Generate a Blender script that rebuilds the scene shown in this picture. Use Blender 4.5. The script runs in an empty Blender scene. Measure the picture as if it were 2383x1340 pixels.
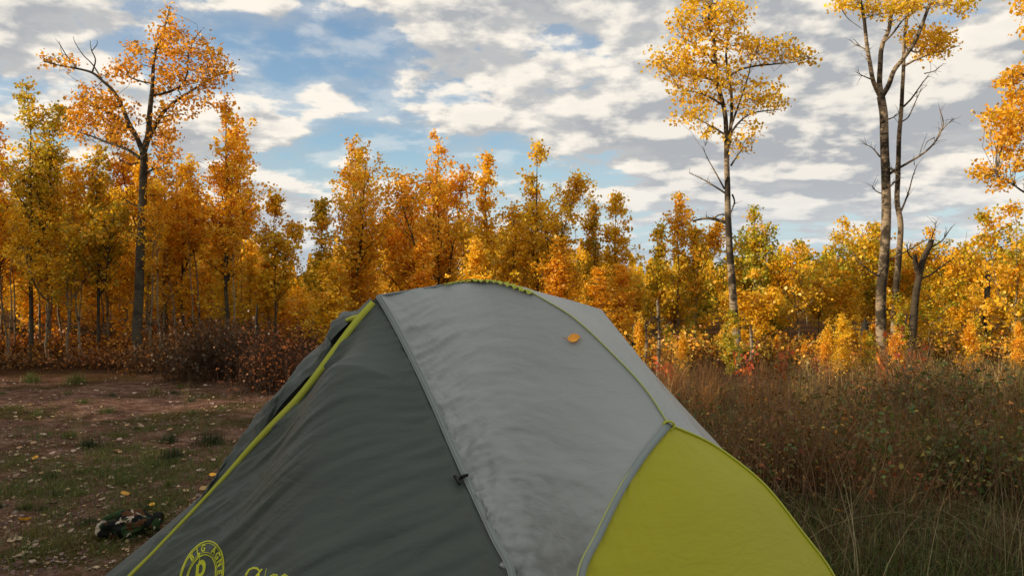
import bpy, bmesh, math, random
import numpy as np
from mathutils import Vector, Matrix, noise
from mathutils.bvhtree import BVHTree
R = math.radians
sc = bpy.context.scene
col = sc.collection
random.seed(7)

# ------------------------------------------------------------------ camera, light, exposure
CAM_H = 1.25
FPX = 1853.0                      # focal length in photo pixels (photo is 2383 x 1340)
HORIZON = 640.0
PITCH = math.atan((HORIZON - 670.0) / FPX)     # negative: looks down a little
cam_d = bpy.data.cameras.new('camera'); cam = bpy.data.objects.new('camera', cam_d); col.objects.link(cam)
cam.location = (0, 0, CAM_H)
cam.rotation_euler = (R(90) + PITCH, 0, 0)
cam_d.sensor_width = 36.0; cam_d.lens = 36.0 * FPX / 2383.0
cam_d.clip_start = 0.05; cam_d.clip_end = 20000
sc.camera = cam
sc.view_settings.view_transform = 'Standard'; sc.view_settings.look = 'None'
sc.view_settings.exposure = 0.25; sc.view_settings.gamma = 1.0

SUN_EL = R(17.0); SUN_AZ = R(14.0)             # from the left, a little behind the camera
SUN = Vector((-math.cos(SUN_EL) * math.cos(SUN_AZ), -math.cos(SUN_EL) * math.sin(SUN_AZ), math.sin(SUN_EL)))
sl = bpy.data.lights.new('sun', 'SUN'); so = bpy.data.objects.new('sun', sl); col.objects.link(so)
sl.energy = 5.0; sl.use_shadow = True; sl.angle = R(0.5); sl.color = (1.0, 0.80, 0.56)
so.rotation_euler = (-SUN).to_track_quat('-Z', 'Y').to_euler()

class NT:
    """tiny node-graph helper"""
    def __init__(s, tree): s.t = tree
    def n(s, typ, **kw):
        nd = s.t.nodes.new(typ)
        for k, v in kw.items():
            if k.startswith('i_'):
                nd.inputs[k[2:].replace('_', ' ')].default_value = v
            else: setattr(nd, k, v)
        return nd
    def l(s, a, b): s.t.links.new(a, b)
    def put(s, sock, v):
        if isinstance(v, (int, float, tuple, list)): sock.default_value = v
        else: s.l(v, sock)
    def math(s, op, a, b=0.0, c=0.0, clamp=False):
        nd = s.t.nodes.new('ShaderNodeMath'); nd.operation = op; nd.use_clamp = clamp
        for i, v in enumerate((a, b, c)): s.put(nd.inputs[i], v)
        return nd.outputs[0]
    def vmath(s, op, a, b=(0, 0, 0)):
        nd = s.t.nodes.new('ShaderNodeVectorMath'); nd.operation = op
        s.put(nd.inputs[0], a); s.put(nd.inputs[1], b)
        return nd.outputs[0]
    def mix(s, f, a, b, typ='MIX'):
        nd = s.t.nodes.new('ShaderNodeMix'); nd.data_type = 'RGBA'; nd.blend_type = typ
        s.put(nd.inputs[0], f)
        for i, v in ((6, a), (7, b)):
            if isinstance(v, tuple) and len(v) == 3: v = v + (1,)
            s.put(nd.inputs[i], v)
        return nd.outputs[2]
    def ramp(s, f, stops):
        nd = s.t.nodes.new('ShaderNodeValToRGB'); e = nd.color_ramp.elements
        while len(e) < len(stops): e.new(0.5)
        for k, (p, c) in enumerate(stops):
            e[k].position = p; e[k].color = (c if isinstance(c, tuple) else (c, c, c)) + ((1,) if not isinstance(c, tuple) or len(c) == 3 else ())
        s.put(nd.inputs[0], f); return nd.outputs[0]
    def noise(s, vec, scale, detail=4, rough=0.5, dist=0.0, w=None):
        nd = s.t.nodes.new('ShaderNodeTexNoise')
        nd.inputs['Scale'].default_value = scale; nd.inputs['Detail'].default_value = detail
        nd.inputs['Roughness'].default_value = rough; nd.inputs['Distortion'].default_value = dist
        if vec is not None: s.l(vec, nd.inputs['Vector'])
        return nd.outputs['Fac']
    def smooth(s, v, lo, hi, a=0.0, b=1.0):
        nd = s.t.nodes.new('ShaderNodeMapRange'); nd.interpolation_type = 'SMOOTHSTEP'
        s.put(nd.inputs[0], v); s.put(nd.inputs[1], lo); s.put(nd.inputs[2], hi); s.put(nd.inputs[3], a); s.put(nd.inputs[4], b)
        return nd.outputs[0]

# placed by direction: open blue (negative) and closed cloud (positive) parts of the sky
BLOBS = ((560, 200, 320, 160, -0.02), (780, 200, 420, 170, -0.04), (1500, 520, 700, 40, -0.03), (1180, 400, 320, 90, -0.03), (1060, 240, 120, 25, -0.04), (340, 60, 120, 60, 0.05), (540, 160, 90, 40, 0.06), (640, 300, 120, 30, 0.08), (830, 250, 60, 20, 0.06), (1010, 110, 80, 25, 0.05), (700, 60, 150, 70, -0.06), (860, 130, 130, 60, -0.08), (700, 330, 90, 90, -0.06), (960, 330, 260, 60, -0.07), (420, 130, 160, 60, -0.05), (1240, 290, 130, 60, -0.05),
          (60, 50, 330, 90, 0.12), (1250, 30, 400, 50, 0.10), (1050, 170, 170, 45, 0.12), (2100, 180, 480, 260, 0.15), (1560, 300, 280, 160, 0.10), (1850, 430, 400, 60, 0.06),
          (560, 300, 150, 50, 0.05), (1130, 278, 130, 32, 0.13), (760, 215, 100, 35, 0.14), (890, 288, 60, 18, 0.10), (1330, 390, 160, 40, -0.07), (1500, 200, 60, 40, -0.05),
          (150, 300, 120, 40, -0.05), (650, 20, 40, 30, 0.08), (520, 480, 200, 60, 0.07), (1650, 560, 500, 30, -0.05))
# world: Nishita sky seen between broken stratocumulus
w = bpy.data.worlds.new('World'); sc.world = w; w.use_nodes = True
g = NT(w.node_tree); w.node_tree.nodes.clear()
sky = g.n('ShaderNodeTexSky'); sky.sky_type = 'NISHITA'; sky.sun_disc = False
sky.sun_elevation = SUN_EL; sky.sun_rotation = math.atan2(SUN.x, SUN.y)
sky.air_density = 1.0; sky.dust_density = 0.6; sky.ozone_density = 1.6
tc = g.n('ShaderNodeTexCoord')
def cloud(vec, lo=True):
    sp = g.n('ShaderNodeSeparateXYZ'); g.l(vec, sp.inputs[0]); x_, y_, z_ = sp.outputs
    den = g.math('ADD', g.math('MAXIMUM', z_, 0.0), 0.19)
    cb = g.n('ShaderNodeCombineXYZ'); g.l(g.math('DIVIDE', x_, den), cb.inputs[0]); g.l(g.math('DIVIDE', y_, den), cb.inputs[1]); cb.inputs[2].default_value = 7.7
    pl = cb.outputs[0]
    wide = g.vmath('MULTIPLY', vec, (1.0, 1.0, 2.1))
    big = g.noise(pl, 1.3, 2, 0.5)
    mid = g.noise(pl, 5.0, 6, 0.50, 0.1)
    puff = g.noise(wide, 17, 6, 0.55, 0.0)
    return g.math('ADD', g.math('ADD', g.math('MULTIPLY', big, 0.42), g.math('MULTIPLY', mid, 0.46)), g.math('MULTIPLY', puff, 0.34))
V3 = tc.outputs['Generated']
sep = g.n('ShaderNodeSeparateXYZ'); g.l(V3, sep.inputs[0]); X, Y, Z = sep.outputs
d0 = cloud(V3); d1 = cloud(g.vmath('ADD', V3, (-0.012, 0.0, 0.021)))
az = g.math('DIVIDE', X, g.math('MAXIMUM', Y, 0.05))
el = g.math('DIVIDE', Z, g.math('MAXIMUM', Y, 0.05))
def blob(cx, cy, rx, ry, amp):
    a = g.math('DIVIDE', g.math('SUBTRACT', az, (cx - 1191.5) / FPX), rx / FPX)
    b = g.math('DIVIDE', g.math('SUBTRACT', el, (HORIZON - cy) / FPX), ry / FPX)
    r2 = g.math('ADD', g.math('MULTIPLY', a, a), g.math('MULTIPLY', b, b))
    return g.math('MULTIPLY', g.math('EXPONENT', g.math('MULTIPLY', r2, -1.0)), amp)
bias = 0.0
for b in BLOBS:
    bias = g.math('ADD', blob(*b), bias)
dd = g.math('ADD', d0, bias)
cov = g.smooth(dd, 0.53, 0.63)
veil = g.smooth(dd, 0.43, 0.56, 0.03, 0.36)
cov = g.math('MAXIMUM', cov, veil)
lit = g.smooth(g.math('SUBTRACT', d0, d1), -0.060, 0.085)
thick = g.smooth(dd, 0.60, 0.80)
litf = g.math('SUBTRACT', g.math('ADD', g.math('MULTIPLY', lit, 0.98), 0.16), g.math('MULTIPLY', thick, 0.28), clamp=True)
S = 0.10
def k(r, gg, b): return (r / S, gg / S, b / S, 1)
ccol = g.mix(litf, k(0.375, 0.39, 0.41), k(0.84, 0.78, 0.69))
low = g.smooth(el, 0.02, 0.16)
ccol = g.mix(low, g.mix(0.5, ccol, k(0.52, 0.57, 0.62)), ccol)
# air between the clouds: the sky texture, a little whiter towards the horizon
blue = g.mix(1.0, sky.outputs[0], (1.22, 1.32, 1.37, 1), 'MULTIPLY')
blue = g.mix(g.smooth(el, 0.02, 0.17, 0.75, 0.0), blue, k(0.40, 0.56, 0.68))
skyc = g.mix(cov, blue, ccol)
bank = g.math('MULTIPLY', g.smooth(g.math('ADD', el, g.math('MULTIPLY', g.noise(V3, 5, 3), 0.02)), 0.030, 0.050, 1.0, 0.0), 0.5)
# overhead, out of view: warm closed cover added to neutralise the bluish ambient
over = g.smooth(Z, 0.42, 0.75)
skyc = g.mix(g.math('MULTIPLY', over, 0.75), skyc, k(0.62, 0.60, 0.56))
skyc = g.mix(bank, skyc, k(0.28, 0.36, 0.43))
bg = g.n('ShaderNodeBackground'); bg.inputs['Strength'].default_value = S; g.l(skyc, bg.inputs['Color'])
wo = g.n('ShaderNodeOutputWorld'); g.l(bg.outputs[0], wo.inputs['Surface'])

# ------------------------------------------------------------------ helpers
cp, sp_ = math.cos(PITCH), math.sin(PITCH)
def at(x, y, Yd):
    """world point at distance Yd in front of the camera seen at photo pixel x, y"""
    u = (x - 1191.5) / FPX; v = (670.0 - y) / FPX
    dy = cp - v * sp_; dz = sp_ + v * cp
    k_ = Yd / dy
    return Vector((u * k_, Yd, CAM_H + dz * k_))
def gz(x, y):
    """ground height"""
    r = 0.05 * noise.noise(Vector((x * 0.35, y * 0.35, 0))) + 0.018 * noise.noise(Vector((x * 1.7, y * 1.7, 5)))
    far = max(0.0, y - 30.0)
    return r - 0.004 * min(far, 150)
def on_ground(x, y):
    v = (670.0 - y) / FPX; dy = cp - v * sp_; dz = sp_ + v * cp
    d = -CAM_H / dz * dy
    p = at(x, y, d)
    for _ in range(3):
        d = (gz(p.x, p.y) - CAM_H) / dz * dy; p = at(x, y, d)
    return Vector((p.x, p.y, gz(p.x, p.y)))

def tag(o, label=None, cat=None, group=None, kind=None):
    if label: o['label'] = label
    if cat: o['category'] = cat
    if group: o['group'] = group
    if kind: o['kind'] = kind
    return o
def empty(name, loc, label, cat, group=None, rz=0, s=1):
    o = bpy.data.objects.new(name, None); col.objects.link(o); o.location = loc; o.rotation_euler = (0, 0, rz)
    o.scale = (s, s, s) if not isinstance(s, tuple) else s; o.empty_display_size = 0.2
    return tag(o, label, cat, group)

class MB:
    """quad collector"""
    def __init__(s): s.v = []; s.f = []; s.c = []; s.n = 0
    def add(s, v, f, c=None):
        v = np.asarray(v, dtype=np.float32).reshape(-1, 3); f = np.asarray(f, dtype=np.int32).reshape(-1, 4)
        s.v.append(v); s.f.append(f + s.n); s.n += len(v)
        if c is None: c = np.ones((len(v), 3), np.float32)
        c = np.asarray(c, np.float32)
        if c.ndim == 1: c = np.tile(c, (len(v), 1))
        s.c.append(c)
    def tube(s, pts, rad, n=6, c=None, cap=False):
        pts = [Vector(p) for p in pts]; m = len(pts)
        if not hasattr(rad, '__len__'): rad = [rad] * m
        t = (pts[1] - pts[0]).normalized()
        a = t.orthogonal().normalized(); vs = []
        for i, p in enumerate(pts):
            t = (pts[min(i + 1, m - 1)] - pts[max(i - 1, 0)])
            t = t.normalized() if t.length > 1e-9 else Vector((0, 0, 1))
            a = (a - t * a.dot(t)); a = a.normalized() if a.length > 1e-6 else t.orthogonal().normalized()
            b = t.cross(a)
            for j in range(n):
                q = 2 * math.pi * j / n
                vs.append(p + (a * math.cos(q) + b * math.sin(q)) * rad[i])
        fs = [(i * n + j, i * n + (j + 1) % n, (i + 1) * n + (j + 1) % n, (i + 1) * n + j) for i in range(m - 1) for j in range(n)]
        if cap:
            for base, pp in ((0, pts[0]), ((m - 1) * n, pts[-1])):
                vs.append(pp); ci = len(vs) - 1
                for j in range(0, n, 2):
                    fs.append((ci, base + j, base + (j + 1) % n, base + (j + 2) % n))
        s.add([tuple(v) for v in vs], fs, c)
    def build(s, name, mat, parent=None, smooth=False, local=None):
        me = bpy.data.meshes.new(name)
        if s.n:
            v = np.concatenate(s.v); f = np.concatenate(s.f); c = np.concatenate(s.c)
            if local is not None: v = v - np.array(local, np.float32)
            me.vertices.add(len(v)); me.vertices.foreach_set('co', v.ravel())
            me.loops.add(f.size); me.loops.foreach_set('vertex_index', f.ravel())
            me.polygons.add(len(f)); me.polygons.foreach_set('loop_start', np.arange(0, f.size, 4, dtype=np.int32))
            if smooth: me.polygons.foreach_set('use_smooth', np.ones(len(f), dtype=bool))
            at_ = me.color_attributes.new('Col', 'FLOAT_COLOR', 'POINT')
            at_.data.foreach_set('color', np.concatenate([c, np.ones((len(c), 1), np.float32)], 1).ravel())
            me.update(calc_edges=True); me.validate()
        for m_ in (mat if isinstance(mat, (list, tuple)) else [mat]): me.materials.append(m_)
        o = bpy.data.objects.new(name, me); col.objects.link(o)
        if parent is not None: o.parent = parent
        return o

rng = np.random.default_rng(11)
def leaf_quads(mb, cen, size, pal, rg, jit=0.25, up=0.0, aspect=0.85):
    """many leaf-sized rhombic faces at the centres"""
    n = len(cen)
    if n == 0: return
    nr = rg.normal(size=(n, 3)); nr[:, 2] = nr[:, 2] * (1.0) + up * 2.0
    nr /= np.linalg.norm(nr, axis=1)[:, None] + 1e-9
    a = np.cross(nr, rg.normal(size=(n, 3))); a /= np.linalg.norm(a, axis=1)[:, None] + 1e-9
    b = np.cross(nr, a)
    sz = (size * (1 + jit * rg.normal(size=n)).clip(0.5, 1.6))[:, None] * 0.5
    bend = nr * sz * 0.25
    v = np.empty((n, 4, 3), np.float32)
    v[:, 0] = cen - a * sz; v[:, 2] = cen + a * sz
    v[:, 1] = cen + b * sz * aspect + bend; v[:, 3] = cen - b * sz * aspect + bend
    f = np.arange(n * 4, dtype=np.int32).reshape(n, 4)
    pal = np.asarray(pal, np.float32)
    cc = pal if len(pal) == n else pal[rg.integers(0, len(pal), n)]
    cc = cc * (1 + 0.13 * rg.normal(size=(n, 1))).clip(0.6, 1.4)
    mb.add(v.reshape(-1, 3), f, np.repeat(cc, 4, axis=0))

# ------------------------------------------------------------------ materials
def newmat(name):
    m = bpy.data.materials.new(name); m.use_nodes = True; m.node_tree.nodes.clear()
    return m, NT(m.node_tree)
def finish(h, shader, disp=None):
    o = h.n('ShaderNodeOutputMaterial'); h.l(shader, o.inputs['Surface'])
def bump(h, height, strength=0.5, dist=0.01):
    b = h.n('ShaderNodeBump'); b.inputs['Strength'].default_value = strength; b.inputs['Distance'].default_value = dist
    h.l(height, b.inputs['Height']); return b.outputs[0]
def principled(h, base, rough=0.6, normal=None, spec=0.5, sheen=0.0):
    p = h.n('ShaderNodeBsdfPrincipled'); h.put(p.inputs['Base Color'], base); h.put(p.inputs['Roughness'], rough)
    p.inputs['Specular IOR Level'].default_value = spec
    if sheen: p.inputs['Sheen Weight'].default_value = sheen
    if normal is not None: h.l(normal, p.inputs['Normal'])
    return p.outputs[0]
def leaf_mat(name, trans=0.42, gain=1.0, var=0.18):
    m, h = newmat(name)
    a = h.n('ShaderNodeVertexColor'); a.layer_name = 'Col'
    oi = h.n('ShaderNodeObjectInfo')
    hs = h.n('ShaderNodeHueSaturation'); h.l(a.outputs['Color'], hs.inputs['Color'])
    h.l(h.math('ADD', h.math('MULTIPLY', oi.outputs['Random'], 0.018), 0.494), hs.inputs['Hue'])
    h.l(h.math('ADD', h.math('MULTIPLY', oi.outputs['Random'], -var), gain + var / 2), hs.inputs['Value'])
    c = hs.outputs['Color']
    d = h.n('ShaderNodeBsdfDiffuse'); h.l(c, d.inputs['Color'])
    t = h.n('ShaderNodeBsdfTranslucent'); h.l(c, t.inputs['Color'])
    gl = h.n('ShaderNodeBsdfGlossy'); gl.inputs['Roughness'].default_value = 0.45; gl.inputs['Color'].default_value = (1, 1, 1, 1)
    mx = h.n('ShaderNodeMixShader'); mx.inputs[0].default_value = trans; h.l(d.outputs[0], mx.inputs[1]); h.l(t.outputs[0], mx.inputs[2])
    m2 = h.n('ShaderNodeMixShader'); m2.inputs[0].default_value = 0.03; h.l(mx.outputs[0], m2.inputs[1]); h.l(gl.outputs[0], m2.inputs[2])
    finish(h, m2.outputs[0]); return m
def bark_mat(name, pale, dark, scar=0.5, amount=0.5):
    m, h = newmat(name)
    tcn = h.n('ShaderNodeTexCoord'); mp = h.n('ShaderNodeMapping'); h.l(tcn.outputs['Object'], mp.inputs[0]); mp.inputs['Scale'].default_value = (1, 1, 6.0)
    n1 = h.noise(mp.outputs[0], 9, 5, 0.6)                 # horizontal lenticels
    n2 = h.noise(tcn.outputs['Object'], 3.2, 5, 0.6)       # big dark scars
    n3 = h.noise(tcn.outputs['Object'], 60, 3, 0.6)
    a = h.smooth(n1, 0.53, 0.62); b = h.smooth(n2, 0.62 - 0.2 * amount, 0.72 - 0.2 * amount)
    f = h.math('MAXIMUM', h.math('MULTIPLY', a, scar), b)
    c = h.mix(f, pale, dark)
    c = h.mix(h.math('MULTIPLY', n3, 0.35), c, (0.10, 0.09, 0.06))
    nb = bump(h, h.math('ADD', n1, h.math('MULTIPLY', n3, 0.5)), 0.8, 0.02)
    finish(h, principled(h, c, 0.85, nb, 0.2)); return m
M = {}
M['leaf'] = leaf_mat('aspen_leaves', 0.5, 1.02, 0.10)
M['weed'] = leaf_mat('weed_leaves', 0.25, 1.55, 0.6)
M['grass'] = leaf_mat('grass_blades', 0.2, 1.15, 0.1)
M['bark_pale'] = bark_mat('pale_aspen_bark', (0.33, 0.26, 0.175), (0.030, 0.022, 0.015), 0.9, 0.86)
M['bark_grey'] = bark_mat('grey_aspen_bark', (0.085, 0.075, 0.050), (0.03, 0.025, 0.02), 0.6, 0.6)
M['bark_stem'] = bark_mat('pale_stem_bark', (0.34, 0.27, 0.17), (0.05, 0.035, 0.022), 0.7, 0.5)
M['bark_snag'] = bark_mat('weathered_dark_bark', (0.06, 0.045, 0.03), (0.015, 0.012, 0.010), 0.6, 0.6)
M['bark_thin'] = bark_mat('young_aspen_bark', (0.30, 0.24, 0.15), (0.06, 0.04, 0.025), 0.6, 0.5)
M['bark_burnt'] = bark_mat('charred_bark', (0.018, 0.015, 0.013), (0.008, 0.007, 0.006), 0.5, 0.5)
M['twig'] = bark_mat('dark_twigs', (0.075, 0.036, 0.018), (0.03, 0.015, 0.009), 0.4, 0.4)

# ------------------------------------------------------------------ ground
def make_ground():
    m, h = newmat('packed_dirt')
    tcn = h.n('ShaderNodeTexCoord'); P = tcn.outputs['Object']
    n1 = h.noise(P, 0.9, 5, 0.6, 0.4); n2 = h.noise(P, 7, 6, 0.65); n3 = h.noise(P, 55, 5, 0.7)
    vor = h.n('ShaderNodeTexVoronoi'); vor.inputs['Scale'].default_value = 38; h.l(P, vor.inputs['Vector'])
    vor2 = h.n('ShaderNodeTexVoronoi'); vor2.inputs['Scale'].default_value = 95; h.l(P, vor2.inputs['Vector'])
    base = h.ramp(n2, [(0.3, (0.065, 0.033, 0.021)), (0.5, (0.165, 0.092, 0.064)), (0.72, (0.29, 0.19, 0.145))])
    moss = h.mix(n3, (0.022, 0.026, 0.007), (0.075, 0.070, 0.018))
    base = h.mix(h.smooth(n1, 0.48, 0.60, 0.0, 0.8), base, moss)
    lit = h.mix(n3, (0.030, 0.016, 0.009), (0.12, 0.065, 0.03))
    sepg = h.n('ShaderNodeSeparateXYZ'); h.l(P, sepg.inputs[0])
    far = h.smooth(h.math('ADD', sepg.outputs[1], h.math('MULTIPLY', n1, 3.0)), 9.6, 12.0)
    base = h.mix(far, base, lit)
    peb = h.smooth(vor.outputs['Distance'], 0.12, 0.26, 1.0, 0.0)
    pick = h.smooth(h.noise(P, 21, 2), 0.52, 0.58)
    pb = h.math('MULTIPLY', peb, pick)
    base = h.mix(h.math('MULTIPLY', pb, 0.55), base, h.mix(n2, (0.10, 0.06, 0.05), (0.22, 0.16, 0.14)))
    n4 = h.noise(P, 24, 4, 0.7)
    base = h.mix(h.smooth(n3, 0.58, 0.70, 0, 0.65), base, (0.27, 0.18, 0.145))
    base = h.mix(h.smooth(n4, 0.52, 0.66, 0, 0.7), base, (0.028, 0.014, 0.009))
    hgt = h.math('ADD', h.math('ADD', h.math('MULTIPLY', n3, 0.6), h.math('MULTIPLY', pb, 0.5)), h.math('MULTIPLY', h.math('SUBTRACT', 1.0, vor2.outputs['Distance']), 0.4))
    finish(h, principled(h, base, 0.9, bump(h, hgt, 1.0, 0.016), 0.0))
    # one sheet, fine near the camera, reaching the horizon
    def axis(a, b, near, n, far_):
        core = np.linspace(a, b, n); t = np.geomspace(near, far_, 26)
        return np.concatenate([a - t[::-1], core, b + t])
    xs = axis(-9, 9, 0.3, 190, 4000); ys = axis(1.0, 14, 0.3, 150, 4000)
    mb = MB(); nx, ny = len(xs), len(ys); vs = np.empty((ny, nx, 3), np.float32)
    for j, y in enumerate(ys):
        for i, x in enumerate(xs):
            z = gz(x, y)
            if -9 <= x <= 9 and 1 <= y <= 14:
                z += 0.012 * noise.fractal(Vector((x * 6, y * 6, 2)), 1.0, 2.0, 4)
                # faint wheel rut across the clearing
                z -= 0.03 * math.exp(-((y - 6.9 - 0.15 * math.sin(x)) / 0.22) ** 2) * (1 if x < -1 else 0)
            vs[j, i] = (x, y, z)
    idx = np.arange(nx * ny).reshape(ny, nx)
    f = np.stack([idx[:-1, :-1], idx[:-1, 1:], idx[1:, 1:], idx[1:, :-1]], -1).reshape(-1, 4)
    mb.add(vs.reshape(-1, 3), f)
    tag(mb.build('ground', m, smooth=True), 'reddish brown dirt clearing running into the woods', 'ground', kind='structure')
make_ground()

# ------------------------------------------------------------------ tent
def catmull(P, n):
    P = [Vector(p) for p in P]; L = [0]
    for i in range(1, len(P)): L.append(L[-1] + (P[i] - P[i - 1]).length)
    out = []
    for q in range(n):
        s = L[-1] * q / (n - 1); i = 0
        while i < len(P) - 2 and s > L[i + 1]: i += 1
        t = (s - L[i]) / (L[i + 1] - L[i])
        p1, p2 = P[i], P[i + 1]
        d = L[i + 1] - L[i]
        m1 = ((P[i + 1] - P[i - 1]) / (L[i + 1] - L[i - 1]) if i > 0 else (p2 - p1) / d) * d
        m2 = ((P[i + 2] - P[i]) / (L[i + 2] - L[i]) if i + 2 < len(P) else (p2 - p1) / d) * d
        t2, t3 = t * t, t * t * t
        out.append(p1 * (2 * t3 - 3 * t2 + 1) + m1 * (t3 - 2 * t2 + t) + p2 * (-2 * t3 + 3 * t2) + m2 * (t3 - t2))
    return np.array([tuple(p) for p in out])
def coons(top, bot, left, right):
    """top/bot run left to right (nu), left/right run top to bottom (nv)"""
    nu, nv = len(top), len(left)
    u = np.linspace(0, 1, nu)[None, :, None]; v = np.linspace(0, 1, nv)[:, None, None]
    A = (1 - v) * top[None] + v * bot[None]; B = (1 - u) * left[:, None] + u * right[:, None]
    C = (1 - u) * (1 - v) * top[0] + u * (1 - v) * top[-1] + (1 - u) * v * bot[0] + u * v * bot[-1]
    return A + B - C
def relax(G, it=900):
    """let the inside of a panel settle like stretched cloth"""
    def run(A, n):
        for _ in range(n): A[1:-1, 1:-1] = 0.25 * (A[:-2, 1:-1] + A[2:, 1:-1] + A[1:-1, :-2] + A[1:-1, 2:])
        return A
    nv_, nu_ = G.shape[:2]; a = np.linspace(0, nv_ - 1, 40).round().astype(int); b = np.linspace(0, nu_ - 1, 34).round().astype(int)
    Cc = run(G[np.ix_(a, b)].copy(), it)
    jj, ii = np.arange(nv_), np.arange(nu_)
    tmp = np.stack([[np.interp(jj, a, Cc[:, q, c]) for q in range(len(b))] for c in range(3)])
    out = np.stack([[np.interp(ii, b, tmp[c, :, j]) for j in range(nv_)] for c in range(3)])
    out = np.moveaxis(out, 0, -1); out[0], out[-1], out[:, 0], out[:, -1] = G[0], G[-1], G[:, 0], G[:, -1]
    return run(out, 120)
def normals(G):
    du = np.gradient(G, axis=1); dv = np.gradient(G, axis=0)
    n = np.cross(dv, du); n /= np.linalg.norm(n, axis=2)[..., None] + 1e-9
    return n
def sheet(mb, G, c=None):
    nv, nu = G.shape[:2]; idx = np.arange(nv * nu).reshape(nv, nu)
    f = np.stack([idx[:-1, :-1], idx[1:, :-1], idx[1:, 1:], idx[:-1, 1:]], -1).reshape(-1, 4)
    mb.add(G.reshape(-1, 3), f, c)

def fabric(name, colr, rough=0.55, trans=0.12, gold=None, tint=None):
    m, h = newmat(name)
    tcn = h.n('ShaderNodeTexCoord'); P = tcn.outputs['Object']
    mp = h.n('ShaderNodeMapping'); h.l(P, mp.inputs[0]); mp.inputs['Scale'].default_value = (1, 1, 3.2); mp.inputs['Rotation'].default_value = (0, R(-22), 0)
    n1 = h.noise(mp.outputs[0], 14, 5, 0.6, 0.6); n2 = h.noise(P, 3.0, 3, 0.5); n3 = h.noise(P, 900, 2, 0.5)
    c = h.mix(h.math('MULTIPLY', n2, 0.5), colr, tuple(q * 0.86 for q in colr))
    hgt = h.math('ADD', n1, h.math('MULTIPLY', n3, 0.04))
    nb = bump(h, hgt, 0.3, 0.012)
    p = h.n('ShaderNodeBsdfPrincipled'); h.put(p.inputs['Base Color'], c); p.inputs['Roughness'].default_value = rough
    p.inputs['Specular IOR Level'].default_value = 0.35; h.l(nb, p.inputs['Normal'])
    t = h.n('ShaderNodeBsdfTranslucent'); h.l(c, t.inputs['Color'])
    mx = h.n('ShaderNodeMixShader'); mx.inputs[0].default_value = trans; h.l(p.outputs[0], mx.inputs[1]); h.l(t.outputs[0], mx.inputs[2])
    finish(h, mx.outputs[0]); return m
def plain(name, colr, rough=0.6, spec=0.4):
    m, h = newmat(name)
    tcn = h.n('ShaderNodeTexCoord'); n1 = h.noise(tcn.outputs['Object'], 240, 3, 0.6)
    c = h.mix(h.math('MULTIPLY', n1, 0.6), colr, tuple(q * 0.7 for q in colr))
    finish(h, principled(h, c, rough, bump(h, n1, 0.3, 0.002), spec)); return m

M['fly'] = fabric('light_grey_nylon', (0.335, 0.365, 0.36), 0.42, 0.10)
M['fly_dark'] = fabric('dark_grey_nylon', (0.072, 0.090, 0.078), 0.5, 0.10)
M['fly_yellow'] = fabric('yellow_nylon', (0.47, 0.45, 0.016), 0.5, 0.22)
M['trim'] = plain('lime_webbing', (0.46, 0.49, 0.05), 0.7)
M['trim_soft'] = plain('pale_lime_piping', (0.42, 0.47, 0.17), 0.7)
M['seam'] = plain('grey_seam_tape', (0.24, 0.28, 0.27), 0.6)
M['black'] = plain('black_plastic', (0.012, 0.012, 0.012), 0.4)
M['inner_shade'] = plain('inner_tent_shade', (0.012, 0.013, 0.011), 0.9, 0.1)  # near-black colour holds the shade inside the tent
M['print'] = plain('lime_print', (0.58, 0.62, 0.035), 0.7)

B1 = at(880, 688, 2.15); C0 = at(1095, 655, 2.42); B2 = at(1400, 720, 2.75); H = at(1555, 988, 1.75)
P1 = Vector((0.10, 1.18, 0.03)); S0 = Vector((0.02, 1.20, 0.03)); P2 = Vector((0.86, 1.62, 0.03)); V0 = Vector((-1.36, 1.6, 0.02))
RH = Vector((-0.52, 3.10, 0.88)); R1 = Vector((-1.05, 3.10, 0.03)); R2 = Vector((-0.05, 3.75, 0.03)); V2 = Vector((1.15, 3.35, 0.02))
SPN = [C0, at(1165, 660, 2.30), at(1240, 684, 2.19), at(1335, 742, 2.06), at(1440, 840, 1.92), at(1505, 912, 1.83), H]
SEAM = [B1, at(908, 735, 2.12), at(950, 815, 2.06), at(1005, 930, 1.97), at(1062, 1060, 1.86), at(1108, 1160, 1.77), at(1150, 1250, 1.69), at(1192, 1340, 1.61), Vector((0.03, 1.42, 0.42)), S0]
EDGE = [H, at(1500, 1055, 1.66), at(1445, 1140, 1.58), at(1395, 1240, 1.51), at(1352, 1340, 1.45), Vector((0.105, 1.30, 0.45)), P1]
FEDGE = [H, at(1650, 1030, 1.80), at(1720, 1078, 1.80), at(1785, 1135, 1.79), at(1862, 1232, 1.77), at(1940, 1340, 1.75), Vector((0.82, 1.70, 0.32)), P2]
DOOR = [at(868, 704, 2.14), at(832, 744, 2.11), at(780, 812, 2.07), at(730, 880, 2.03), at(686, 934, 2.0), at(637, 984, 1.97), at(583, 1040, 1.95), at(530, 1100, 1.93), at(430, 1207, 1.88), at(350, 1291, 1.84), at(300, 1341, 1.82), Vector((-1.06, 1.70, 0.32)), V0]

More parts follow.
